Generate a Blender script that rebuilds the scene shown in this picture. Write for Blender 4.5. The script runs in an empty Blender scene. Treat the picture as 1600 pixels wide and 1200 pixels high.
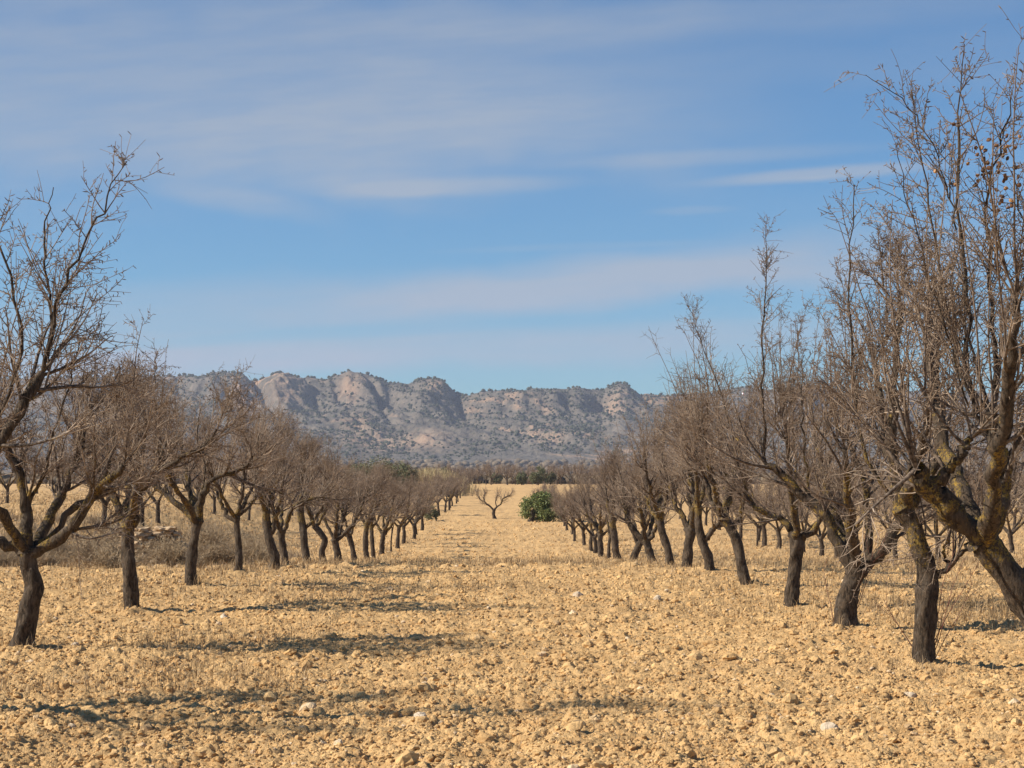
import bpy, math, random
import numpy as np

# ------------------------------------------------------------------ camera, world, sun, exposure
sc = bpy.context.scene
COL = sc.collection
F = 3000.0; CX, CY = 787.0, 750.0            # focal length and vanishing point of the rows, in photo pixels
EYE = 1.6
cam_d = bpy.data.cameras.new("camera")
cam = bpy.data.objects.new("camera", cam_d); COL.objects.link(cam)
cam.location = (0, 0, EYE); cam.rotation_euler = (math.radians(90), 0, 0)
cam_d.sensor_width = 36.0; cam_d.lens = 36.0 * F / 1600.0
cam_d.shift_x = 13 / 1600.0; cam_d.shift_y = 150 / 1600.0
cam_d.clip_start = 0.1; cam_d.clip_end = 12000
sc.camera = cam

SUN_EL = math.radians(37); SUN_AZ = math.radians(-98)      # azimuth from +Y towards +X
sdir = np.array([math.sin(SUN_AZ) * math.cos(SUN_EL), math.cos(SUN_AZ) * math.cos(SUN_EL), math.sin(SUN_EL)])
sun_d = bpy.data.lights.new("sun", 'SUN'); sun_d.energy = 5.0; sun_d.angle = math.radians(0.5)
sun_d.color = (1.0, 0.91, 0.77)
sun = bpy.data.objects.new("sun", sun_d); COL.objects.link(sun)
from mathutils import Vector
sun.rotation_euler = Vector(sdir.tolist()).to_track_quat('Z', 'Y').to_euler()
sun.location = (-30, 40, 40)
sc.view_settings.view_transform = 'Standard'; sc.view_settings.look = 'None'
sc.view_settings.exposure = 0.6; sc.view_settings.gamma = 1.0
sc.render.engine = 'CYCLES'
sc.cycles.max_bounces = 5; sc.cycles.volume_bounces = 0
sc.cycles.use_denoising = True


class NT:
    """short notation for node trees"""
    def __init__(s, tree):
        s.t = tree; s.n = tree.nodes; s.l = tree.links
    def set(s, sock, v):
        if isinstance(v, bpy.types.NodeSocket): s.l.new(v, sock)
        elif v is not None: sock.default_value = v
    def m(s, op, a, b=None, c=None, clamp=False):
        n = s.n.new('ShaderNodeMath'); n.operation = op; n.use_clamp = clamp
        s.set(n.inputs[0], a)
        if b is not None: s.set(n.inputs[1], b)
        if c is not None: s.set(n.inputs[2], c)
        return n.outputs[0]
    def v(s, op, a, b=None, scale=None):
        n = s.n.new('ShaderNodeVectorMath'); n.operation = op
        s.set(n.inputs[0], a)
        if b is not None: s.set(n.inputs[1], b)
        if scale is not None: s.set(n.inputs['Scale'], scale)
        return n.outputs[0]
    def noise(s, vec, scale, detail=3, rough=0.55, dist=0.0, dim='3D'):
        n = s.n.new('ShaderNodeTexNoise'); n.noise_dimensions = dim
        if vec is not None: s.l.new(vec, n.inputs['Vector'])
        n.inputs['Scale'].default_value = scale; n.inputs['Detail'].default_value = detail
        n.inputs['Roughness'].default_value = rough; n.inputs['Distortion'].default_value = dist
        return n.outputs['Fac']
    def rng(s, x, a, b, c=0.0, d=1.0, smooth=True):
        n = s.n.new('ShaderNodeMapRange'); n.interpolation_type = 'SMOOTHSTEP' if smooth else 'LINEAR'
        s.set(n.inputs[0], x)
        for k, q in zip((1, 2, 3, 4), (a, b, c, d)): s.set(n.inputs[k], q)
        return n.outputs[0]
    def mix(s, f, a, b):
        n = s.n.new('ShaderNodeMix'); n.data_type = 'RGBA'
        s.set(n.inputs[0], f)
        for k, q in ((6, a), (7, b)):
            s.set(n.inputs[k], q if isinstance(q, bpy.types.NodeSocket) else (q[0], q[1], q[2], 1.0))
        return n.outputs[2]


# ---- sky: Nishita plus thin high cloud, both as directions on the sky
world = bpy.data.worlds.new("World"); sc.world = world; world.use_nodes = True
w = NT(world.node_tree); w.n.clear()
sky = w.n.new('ShaderNodeTexSky'); sky.sky_type = 'NISHITA'; sky.sun_disc = False
sky.sun_elevation = SUN_EL; sky.sun_rotation = SUN_AZ
sky.altitude = 600; sky.air_density = 1.0; sky.dust_density = 0.3; sky.ozone_density = 3.0
tc = w.n.new('ShaderNodeTexCoord'); sep = w.n.new('ShaderNodeSeparateXYZ'); w.l.new(tc.outputs['Generated'], sep.inputs[0])
ay = w.m('MAXIMUM', w.m('ABSOLUTE', sep.outputs[1]), 0.02)
U = w.m('DIVIDE', sep.outputs[0], ay); V = w.m('DIVIDE', sep.outputs[2], ay)
def comb(x, y, z=0.0):
    n = w.n.new('ShaderNodeCombineXYZ'); w.set(n.inputs[0], x); w.set(n.inputs[1], y); w.set(n.inputs[2], z); return n.outputs[0]
def streak(ang, sx, sy, seed, det=5, rough=0.6, dist=0.0):
    c, s_ = math.cos(ang), math.sin(ang)
    a = w.m('ADD', w.m('MULTIPLY', U, c), w.m('MULTIPLY', V, s_))
    b = w.m('SUBTRACT', w.m('MULTIPLY', V, c), w.m('MULTIPLY', U, s_))
    return w.noise(comb(w.m('MULTIPLY', a, sx), w.m('MULTIPLY', b, sy), seed), 1.0, det, rough, dist)
fine = streak(math.radians(4), 16, 110, 3.1)
wide = streak(math.radians(6), 5, 22, 9.7, 4, 0.5, 0.4)
soft = streak(math.radians(-3), 9, 16, 21.0, 3, 0.5)
def cloud(px, py, hw, hh, deg, amp, edge_up=None):
    """an elongated soft patch of cirrus round one direction; half sizes as angles"""
    u0, v0 = (px - CX) / F, (CY - py) / F; a = math.radians(deg)
    du = w.m('SUBTRACT', U, u0); dv = w.m('SUBTRACT', V, v0)
    x = w.m('MULTIPLY', w.m('ADD', w.m('MULTIPLY', du, math.cos(a)), w.m('MULTIPLY', dv, math.sin(a))), F / hw)
    y = w.m('MULTIPLY', w.m('SUBTRACT', w.m('MULTIPLY', dv, math.cos(a)), w.m('MULTIPLY', du, math.sin(a))), F / hh)
    y = w.m('ADD', y, w.m('MULTIPLY', w.m('SUBTRACT', soft, 0.5), 1.6 if hh > 30 else 2.2 if hw < 200 else .7))
    r = w.m('SQRT', w.m('ADD', w.m('POWER', w.m('ABSOLUTE', x), 2.0), w.m('POWER', w.m('ABSOLUTE', y), 2.0)))
    return w.m('MULTIPLY', w.rng(r, 0.30, 1.20, 1.0, 0.0), amp * 1.3)
den = None
for c in [(250, 130, 950, 215, 2, .56), (700, 210, 600, 110, 3, .26), (1150, 25, 520, 45, 4, .28), (380, 318, 150, 26, -8, .35),
          (700, 292, 230, 17, 2, .42), (1110, 245, 300, 15, 3, .24), (1290, 271, 215, 13, 4, .72), (1080, 326, 80, 8, 3, .2),
          (560, 468, 680, 55, 3, .42), (950, 440, 560, 48, 4, .40), (700, 545, 1000, 42, 2, .50), (1300, 400, 420, 60, 4, .28),
          (160, 560, 500, 60, 0, .3), (900, 385, 240, 7, 2, .15), (1450, 90, 420, 60, 4, .14)]:
    v_ = cloud(*c); den = v_ if den is None else w.m('ADD', den, v_)
mod = w.m('ADD', w.rng(fine, 0.28, 0.72, 0.80, 1.10), w.m('MULTIPLY', w.m('SUBTRACT', wide, 0.5), 0.55))
bg_cir = w.m('MULTIPLY', w.rng(wide, 0.45, 0.75), 0.10)
den = w.m('ADD', w.m('MULTIPLY', den, mod), bg_cir, clamp=True)
gap = w.rng(w.m('SUBTRACT', V, w.m('MULTIPLY', U, 0.05)), (CY - 512) / F, (CY - 505) / F)
# thin clear line between the two low bands
ln = w.m('ABSOLUTE', w.m('SUBTRACT', w.m('SUBTRACT', V, w.m('MULTIPLY', U, 0.055)), w.m('ADD', (CY - 506) / F, w.m('MULTIPLY', w.m('SUBTRACT', soft, .5), .01))))
den = w.m('MULTIPLY', den, w.rng(ln, 0.001, 0.0045, 0.55, 1.0))
elev = w.rng(V, 0.0, 0.25, 0.0, 1.0, smooth=False)
ccol = w.mix(elev, (5.7, 6.95, 8.6), (4.1, 5.15, 6.9))
skyc = w.v('MULTIPLY', sky.outputs[0], (0.75, 1.18, 1.48))
final = w.mix(den, skyc, ccol)
bgn = w.n.new('ShaderNodeBackground'); w.l.new(final, bgn.inputs[0]); bgn.inputs[1].default_value = 0.05
wo = w.n.new('ShaderNodeOutputWorld'); w.l.new(bgn.outputs[0], wo.inputs[0])

# ------------------------------------------------------------------ noise in numpy
def hsh(ix, iy, seed):
    h = (ix.astype(np.int64) * 374761393 + iy.astype(np.int64) * 668265263 + seed * 974634777) & 0xFFFFFFFF
    h = ((h ^ (h >> 13)) * 1274126177) & 0xFFFFFFFF
    h = ((h ^ (h >> 16)) * 2246822519) & 0xFFFFFFFF
    return ((h ^ (h >> 15)) & 0xFFFFFF) / float(0xFFFFFF)
def vn(x, y, seed=0):
    x = np.asarray(x, float); y = np.asarray(y, float)
    ix, iy = np.floor(x), np.floor(y); fx, fy = x - ix, y - iy
    fx = fx * fx * (3 - 2 * fx); fy = fy * fy * (3 - 2 * fy)
    a, b = hsh(ix, iy, seed), hsh(ix + 1, iy, seed); c, d = hsh(ix, iy + 1, seed), hsh(ix + 1, iy + 1, seed)
    return (a * (1 - fx) + b * fx) * (1 - fy) + (c * (1 - fx) + d * fx) * fy
def fbm(x, y, seed=0, oct=4, gain=0.5):
    s, a, t = 0, 1.0, 0.0
    for o in range(oct):
        s = s + a * (vn(x * 2 ** o + 17.3 * o, y * 2 ** o - 9.1 * o, seed + o) - .5); t += a; a *= gain
    return s / t * 2
def domes(x, y, size, seed, fill=0.8):
    """rounded lumps in a jittered grid: 0..1 height"""
    gx, gy = np.floor(x / size), np.floor(y / size); best = np.zeros_like(x)
    for i in (-1, 0, 1):
        for j in (-1, 0, 1):
            cx, cy = gx + i, gy + j
            px = (cx + .5 + (hsh(cx, cy, seed) - .5) * .9) * size; py = (cy + .5 + (hsh(cx, cy, seed + 1) - .5) * .9) * size
            rr = size * (.28 + .42 * hsh(cx, cy, seed + 2)); el = .7 + .6 * hsh(cx, cy, seed + 4)
            d2 = (((x - px) * el) ** 2 + ((y - py) / el) ** 2) / rr ** 2
            hgt = np.sqrt(np.clip(1 - d2, 0, 1)) * (hsh(cx, cy, seed + 3) < fill) * (.35 + .65 * hsh(cx, cy, seed + 5))
            best = np.maximum(best, hgt)
    return best
def sst(x, a, b):
    t = np.clip((x - a) / (b - a), 0, 1); return t * t * (3 - 2 * t)

# ------------------------------------------------------------------ ground shape
_ky = [-80, 0, 27, 32, 37, 44, 50, 57, 65, 75, 93, 105, 132, 160, 188, 215, 247, 300, 600, 6000]
_kh = [1.6, 1.6, 1.57, 1.6, 1.74, 1.98, 2.2, 2.45, 2.72, 2.9, 2.93, 2.75, 2.48, 2.4, 2.15, 1.5, .78, .7, .7, .5]
_ty = np.arange(-80, 6000, .5); _th = np.interp(_ty, _ky, _kh)
_k = np.ones(13) / 13; _th[10:-10] = np.convolve(_th, _k, 'same')[10:-10]
def hz(Y): return np.interp(Y, _ty, _th)
def base_z(X, Y):
    X = np.asarray(X, float); Y = np.asarray(Y, float)
    h = hz(Y)
    hl = np.interp(Y, [0, 37, 46, 60, 90, 250, 6000], [1.6, 1.74, 1.72, 1.45, 1.05, .7, .5])
    e = -5.6 - .06 * np.clip(Y - 35, 0, 200) - .9 * fbm(Y * .12, Y * 0, 5, 3)
    t = sst(-X, -e, -e + 8.0) * sst(Y, 36, 40)
    h = h * (1 - t) + np.minimum(h, hl) * t
    return EYE - h + .05 * fbm(X * .25, Y * .25, 31, 3) * sst(Y, 4, 12)
FEET = [(-4.45, 17.7), (-4.44, 22.9), (-4.45, 27.4), (-4.44, 32), (3.49, 16), (3.49, 19.7), (3.47, 23.3), (3.51, 27.4), (3.54, 33), (3.45, 36.3)]
def feet(X, Y, w_):
    m = 0.0
    for a, b in FEET: m = np.maximum(m, np.exp(-((X - a) ** 2 + (Y - b) ** 2) / w_ ** 2))
    return m
def tilled(X, Y):
    return 1 - sst(Y + 2.5 * fbm(X * .3, Y * .3, 77, 2), 29, 38)
def grassy(X, Y):
    """how much dead weed cover stands here, 0..1"""
    n = fbm(X * .35, Y * .22, 55, 4)
    band = np.exp(-((Y - 42 - 3 * n) / 9.0) ** 2)
    right = sst(X, 2.8, 5.0) * sst(Y, 17, 22) * .75
    rows = (np.exp(-((X + 4.45) / 1.3) ** 2) + np.exp(-((X - 3.48) / 1.5) ** 2)) * sst(Y, 26, 34) * .7
    right2 = sst(Y, 40, 60) * .25
    left = sst(-X, 5.2, 7.5) * sst(Y, 35.5, 38) * .9
    patch = sst(n, .12, .45) * .35
    return np.clip(np.maximum.reduce([feet(X, Y, .55) * .8, band * .85, right, rows, right2, left, patch]) * (.65 + .8 * n), 0, 1)
def relief(X, Y):
    t = tilled(X, Y); fade = 1 - sst(Y, 60, 260) * .6
    warp = .05 * fbm(X * 6, Y * 6, 3, 2)
    a = domes(X + warp, Y + warp, .21, 11, .34) * .036 + domes(X + warp, Y - warp, .095, 21, .75) * .026
    a = a + domes(X + warp, Y, .045, 41, .9) * .017 + .020 * fbm(X * 11, Y * 11, 47, 3, .7) + .018 * fbm(X * 2.4, Y * .10, 49, 3) * 1.5
    und = .035 * fbm(X * .9, Y * .9, 61, 3)
    fur = .035 * fbm(X * .18, Y * 1.3, 71, 3)
    far = (domes(X, Y, .55, 81, .5) * .11 + domes(X, Y, .22, 85, .7) * .09) * (1 - t) + .06 * (1 - t) * fbm(X * .10, Y * .55, 87, 3)
    return (a * (.30 + .70 * t) + und + fur + far * .7) * fade + feet(X, Y, .30) * (.05 + .04 * fbm(X * 5, Y * 5, 57, 2))

# ------------------------------------------------------------------ mesh helpers
def mesh_from(name, V, Q=None, T=None, attrs=None, smooth=True, mats=(), mat_idx=None):
    me = bpy.data.meshes.new(name)
    V = np.asarray(V, np.float32); me.vertices.add(len(V)); me.vertices.foreach_set('co', V.ravel())
    fl = []; tot = []
    if Q is not None and len(Q): fl.append(np.asarray(Q, np.int32).ravel()); tot.append(np.full(len(Q), 4, np.int32))
    if T is not None and len(T): fl.append(np.asarray(T, np.int32).ravel()); tot.append(np.full(len(T), 3, np.int32))
    if fl:
        li = np.concatenate(fl); tt = np.concatenate(tot); st = np.concatenate([[0], np.cumsum(tt)[:-1]]).astype(np.int32)
        me.loops.add(len(li)); me.loops.foreach_set('vertex_index', li)
        me.polygons.add(len(tt)); me.polygons.foreach_set('loop_start', st); me.polygons.foreach_set('loop_total', tt)
        me.polygons.foreach_set('use_smooth', np.full(len(tt), smooth))
        if mat_idx is not None: me.polygons.foreach_set('material_index', np.asarray(mat_idx, np.int32))
    for k, a in (attrs or {}).items():
        a = np.asarray(a, np.float32)
        if a.ndim == 1: me.attributes.new(k, 'FLOAT', 'POINT').data.foreach_set('value', a)
        else: me.attributes.new(k, 'FLOAT_VECTOR', 'POINT').data.foreach_set('vector', a.ravel())
    for m_ in mats: me.materials.append(m_)
    me.update(calc_edges=True)
    return me
def link(name, me, parent=None, loc=(0, 0, 0)):
    o = bpy.data.objects.new(name, me); COL.objects.link(o); o.location = loc
    if parent is not None: o.parent = parent
    return o
def tag(o, label=None, cat=None, group=None, kind=None):
    if label: o['label'] = label
    if cat: o['category'] = cat
    if group: o['group'] = group
    if kind: o['kind'] = kind
    return o

class Acc:
    def __init__(s): s.V = []; s.Q = []; s.R = []; s.S = []; s.n = 0
    def add(s, V, Q, R, S=0.0):
        s.V.append(V); s.Q.append(Q + s.n); s.R.append(R); s.S.append(np.full(len(V), S) if np.isscalar(S) else S); s.n += len(V)
    def mesh(s, name, mat, smooth=True):
        return mesh_from(name, np.concatenate(s.V), np.concatenate(s.Q), attrs={'rad': np.concatenate(s.R), 'tone': np.concatenate(s.S)}, mats=(mat,), smooth=smooth)

def nrm(v): return v / np.maximum(np.linalg.norm(v, axis=-1, keepdims=True), 1e-9)
def tubes(P, R, k=3, rough=0.0, seed=0):
    """P (N,K,3) centre lines, R (N,K) radii -> vertices and quads"""
    N, K, _ = P.shape
    T = nrm(np.gradient(P, axis=1)) if K > 2 else nrm(np.repeat((P[:, 1:] - P[:, :1]), 2, axis=1))
    ov = nrm(P[:, -1] - P[:, 0]); ref = np.where(np.abs(ov[:, 2:3]) > .7, np.array([[1., 0, 0]]), np.array([[0, 0, 1.]]))
    u = nrm(np.cross(T, ref[:, None, :])); v = np.cross(T, u)
    a = np.arange(k) / k * 2 * math.pi
    rr = R[:, :, None] * np.ones(k)
    if rough:
        s = np.cumsum(np.linalg.norm(np.diff(P, axis=1, prepend=P[:, :1]), axis=2), axis=1)
        ca, sa = np.cos(a), np.sin(a)
        q = fbm(ca[None, None] * 1.3 + 7 + s[:, :, None] * 4, sa[None, None] * 1.3 + s[:, :, None] * 5.5, seed, 3)
        q2 = fbm(ca[None, None] * 5 + 3 + s[:, :, None] * 9, sa[None, None] * 5 - s[:, :, None] * 7, seed + 9, 3)
        rr = rr * (1 + rough * q + rough * .6 * q2)
    V = P[:, :, None, :] + (np.cos(a)[None, None, :, None] * u[:, :, None, :] + np.sin(a)[None, None, :, None] * v[:, :, None, :]) * rr[..., None]
    idx = np.arange(N * K * k).reshape(N, K, k); nx = np.roll(idx, -1, axis=2)
    Q = np.stack([idx[:, :-1], nx[:, :-1], nx[:, 1:], idx[:, 1:]], axis=-1).reshape(-1, 4)
    return V.reshape(-1, 3), Q, np.repeat(R.reshape(-1), k)
def spline(pts, n):
    """Catmull-Rom through pts, n samples evenly spaced by length"""
    p = np.asarray(pts, float); p = np.vstack([2 * p[0] - p[1], p, 2 * p[-1] - p[-2]]); out = []
    for i in range(1, len(p) - 2):
        t = np.linspace(0, 1, 16, endpoint=False)[:, None]
        a, b, c, d = p[i - 1], p[i], p[i + 1], p[i + 2]
        out.append(.5 * ((2 * b) + (c - a) * t + (2 * a - 5 * b + 4 * c - d) * t ** 2 + (3 * b - 3 * c + d - a) * t ** 3))
    out = np.vstack(out + [p[-2][None]])
    s = np.concatenate([[0], np.cumsum(np.linalg.norm(np.diff(out[:, :3], axis=0), axis=1))])
    q = np.linspace(0, s[-1], n)
    return np.stack([np.interp(q, s, out[:, k]) for k in range(out.shape[1])], axis=1)
def grow(rng, start, d, L, K, wob, up):
    N = len(start); P = np.empty((N, K, 3)); P[:, 0] = start; step = (L / (K - 1))[:, None]
    for k in range(1, K):
        d = nrm(d + rng.normal(0, wob, (N, 3)) + np.array([0, 0, up]))
        P[:, k] = P[:, k - 1] + d * step
    return P
def taper(r0, r1, K):
    t = np.linspace(0, 1, K)[None]; return r0[:, None] * (1 - t) + r1[:, None] * t
def sprout(rng, P, R, m, t0, t1, along, side, up):
    """m child starts on each parent: (start, direction, parent radius, t)"""
    N, K, _ = P.shape; i = np.repeat(np.arange(N), m); t = rng.uniform(t0, t1, N * m)
    x = t * (K - 1); k = np.minimum(x.astype(int), K - 2); f = (x - k)[:, None]
    s = P[i, k] * (1 - f) + P[i, k + 1] * f; tg = nrm(P[i, k + 1] - P[i, k]); r = R[i, k] * (1 - f[:, 0]) + R[i, k + 1] * f[:, 0]
    q = rng.normal(0, 1, (N * m, 3)); q = nrm(q - tg * (q * tg).sum(1, keepdims=True))
    return s, nrm(tg * along + q * side + np.array([0, 0, up])), r, t

# ------------------------------------------------------------------ materials
def new_mat(name):
    m_ = bpy.data.materials.new(name); m_.use_nodes = True; t = NT(m_.node_tree)
    b = t.n['Principled BSDF']; b.inputs['Roughness'].default_value = .9
    b.inputs['Specular IOR Level'].default_value = .25
    return m_, t, b
def attr(t, name):
    n = t.n.new('ShaderNodeAttribute'); n.attribute_name = name; return n.outputs['Fac']
def bump(t, b, h, dist, strength=1.0):
    n = t.n.new('ShaderNodeBump'); n.inputs['Distance'].default_value = dist; n.inputs['Strength'].default_value = strength
    t.l.new(h, n.inputs['Height']); t.l.new(n.outputs[0], b.inputs['Normal'])
def pos(t):
    return t.n.new('ShaderNodeNewGeometry').outputs['Position']
def objc(t):
    return t.n.new('ShaderNodeTexCoord').outputs['Object']

def bark_material():
    m_, t, b = new_mat('bark'); p = objc(t)
    mp = t.v('MULTIPLY', p, (1, 1, .28))
    n1 = t.noise(mp, 45, 5, .65, .6); n2 = t.noise(p, 7, 4); n3 = t.noise(p, 5.5, 5, .7); 
    c = t.mix(t.rng(n1, .35, .68), (.024, .017, .011), (.112, .078, .050))
    c = t.mix(t.rng(n2, .45, .75, 0, .6), c, (.125, .098, .074))
    c = t.mix(t.rng(t.noise(p, 13, 5, .75), .60, .68, 0, .5), c, (.19, .175, .145))
    z = t.n.new('ShaderNodeSeparateXYZ'); t.l.new(p, z.inputs[0])
    hgt = t.m('MULTIPLY', t.rng(z.outputs[2], .65, 1.1), t.rng(z.outputs[2], 1.5, 2.3, 1, 0))
    nl = t.noise(p, 26, 4, .7)
    li = t.m('MULTIPLY', t.rng(t.m('ADD', n3, t.m('MULTIPLY', hgt, .155)), .64, .71), t.rng(t.noise(p, 55, 4, .75), .46, .56))
    lc = t.mix(t.rng(nl, .45, .65), (.23, .155, .035), (.36, .215, .030))
    c = t.mix(t.m('MULTIPLY', li, .85), c, lc)
    t.l.new(c, b.inputs['Base Color']); bump(t, b, t.m('ADD', n1, t.m('MULTIPLY', nl, .3)), .02, .9)
    return m_
def twig_material():
    m_, t, b = new_mat('twig_bark'); p = objc(t); r = attr(t, 'rad'); tone = attr(t, 'tone')
    n = t.noise(p, 3.0, 3); n2 = t.noise(p, 40, 3)
    thin = t.mix(t.rng(t.m('ADD', n, tone), .35, .75), (.180, .128, .090), (.455, .355, .265))
    thick = t.mix(t.rng(n2, .35, .65), (.055, .040, .030), (.19, .145, .11))
    lich = t.mix(t.m('MULTIPLY', t.rng(t.noise(p, 6, 4, .7), .60, .68), .7), thick, (.27, .18, .04))
    c = t.mix(t.rng(r, .0038, .0095), thin, lich)
    t.l.new(c, b.inputs['Base Color'])
    return m_
def soil_material(name, lift=0.0):
    m_, t, b = new_mat(name); p = pos(t)
    big = t.noise(p, .35, 4); med = t.noise(p, 2.2, 5, .6); fine_ = t.noise(p, 24, 6, .7); spk = t.noise(p, 70, 3, .6)
    c = t.mix(t.rng(med, .3, .7), (.47, .285, .122), (.645, .42, .192))
    c = t.mix(t.rng(fine_, .40, .70, 0, .55), c, (.74, .51, .26))
    c = t.mix(t.rng(spk, .60, .72, 0, .45), c, (.24, .145, .07))
    c = t.mix(t.rng(big, .48, .68, 0, .35), c, (.42, .26, .125))
    g = attr(t, 'veg')
    c = t.mix(t.m('MULTIPLY', g, t.rng(t.noise(p, 3.5, 5, .7), .38, .62, .1, .75)), c, (.33, .225, .12))
    t.l.new(c, b.inputs['Base Color']); b.inputs['Roughness'].default_value = 1.0; b.inputs['Specular IOR Level'].default_value = .1
    bump(t, b, t.m('ADD', fine_, t.m('MULTIPLY', spk, .35)), .035, .9)
    return m_
def clod_material():
    m_, t, b = new_mat('clod'); p = pos(t)
    oi = t.n.new('ShaderNodeObjectInfo'); rnd = oi.outputs['Random']
    med = t.noise(p, 2.2, 5, .6); fine_ = t.noise(p, 38, 5, .7)
    c = t.mix(t.rng(med, .3, .7), (.50, .305, .132), (.665, .44, .205))
    c = t.mix(t.rng(rnd, .955, .99, 0, .55), c, (.74, .62, .46))
    c = t.mix(t.rng(rnd, .0, .06, .6, 0), c, (.40, .29, .18))
    c = t.mix(t.rng(fine_, .5, .75, 0, .4), c, (.40, .25, .12))
    t.l.new(c, b.inputs['Base Color']); b.inputs['Roughness'].default_value = 1.0; b.inputs['Specular IOR Level'].default_value = .1
    bump(t, b, fine_, .02, .8)
    return m_
def plain_material(name, a, b_, scale=8.0, bm=0.0, rough=.9, use_pos=True):
    m_, t, b = new_mat(name); p = pos(t) if use_pos else objc(t)
    n = t.noise(p, scale, 4, .65); t.l.new(t.mix(t.rng(n, .3, .7), a, b_), b.inputs['Base Color'])
    b.inputs['Roughness'].default_value = rough
    if bm: bump(t, b, n, bm)
    return m_
def leaf_material(name, a, b_, scale=2.0):
    m_, t, b = new_mat(name)
    n = t.noise(pos(t), scale, 4, .7); g = t.n.new('ShaderNodeAttribute'); g.attribute_name = 'tone'
    t.l.new(t.mix(t.rng(t.m('ADD', t.m('MULTIPLY', n, .5), t.m('MULTIPLY', g.outputs['Fac'], .5)), .2, .8), a, b_), b.inputs['Base Color'])
    b.inputs['Roughness'].default_value = .6
    return m_
M_BARK = bark_material(); M_TWIG = twig_material(); M_SOIL = soil_material('soil'); M_CLOD = clod_material()
M_STRAW = leaf_material('straw', (.20, .13, .065), (.50, .35, .185), .8)
M_SCRUB = leaf_material('dry_scrub', (.165, .12, .072), (.40, .295, .18), 1.2)
M_STONE = plain_material('pale_stone', (.42, .33, .23), (.56, .46, .34), 9, .02)
M_WALLSTONE = plain_material('wall_stone', (.30, .20, .115), (.56, .41, .25), 2.2, .03)
M_GREEN = leaf_material('green_leaf', (.075, .100, .030), (.23, .26, .085), 2.0)
M_OLIVE = leaf_material('olive_leaf', (.08, .09, .04), (.20, .20, .10), 1.0)
M_REED = leaf_material('reed', (.30, .22, .11), (.55, .43, .22), .5)
M_HUSK = plain_material('almond_husk', (.055, .030, .018), (.21, .10, .045), 22, .003, .7)
M_KERNEL = plain_material('almond_shell', (.22, .11, .045), (.42, .23, .10), 22, .003, .6)

# ------------------------------------------------------------------ mountains
RIDGE = [(-1500, 640), (-900, 600), (-500, 612), (-200, 595), (0, 592), (120, 590), (200, 586), (245, 588), (259, 588), (287, 586), (310, 588), (331, 582), (350, 582),
         (369, 584), (384, 587), (391, 594), (402, 596), (412, 591), (431, 585), (450, 582), (462, 589), (475, 591), (492, 590), (506, 593), (525, 587), (544, 580),
         (566, 582), (584, 588), (606, 597), (637, 600), (652, 596), (666, 592), (680, 592), (691, 594), (700, 600), (708, 610), (716, 616), (734, 618), (750, 614), (787, 611),
         (819, 611), (831, 607), (860, 608), (881, 607), (906, 605), (925, 608), (941, 611), (950, 604), (966, 599), (978, 600), (990, 608), (1000, 615), (1037, 618),
         (1069, 618), (1110, 614), (1170, 606), (1210, 610), (1240, 604), (1265, 599), (1285, 606), (1310, 613), (1400, 612), (1500, 614), (1600, 615), (1900, 605), (2400, 640), (3200, 650)]
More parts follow.
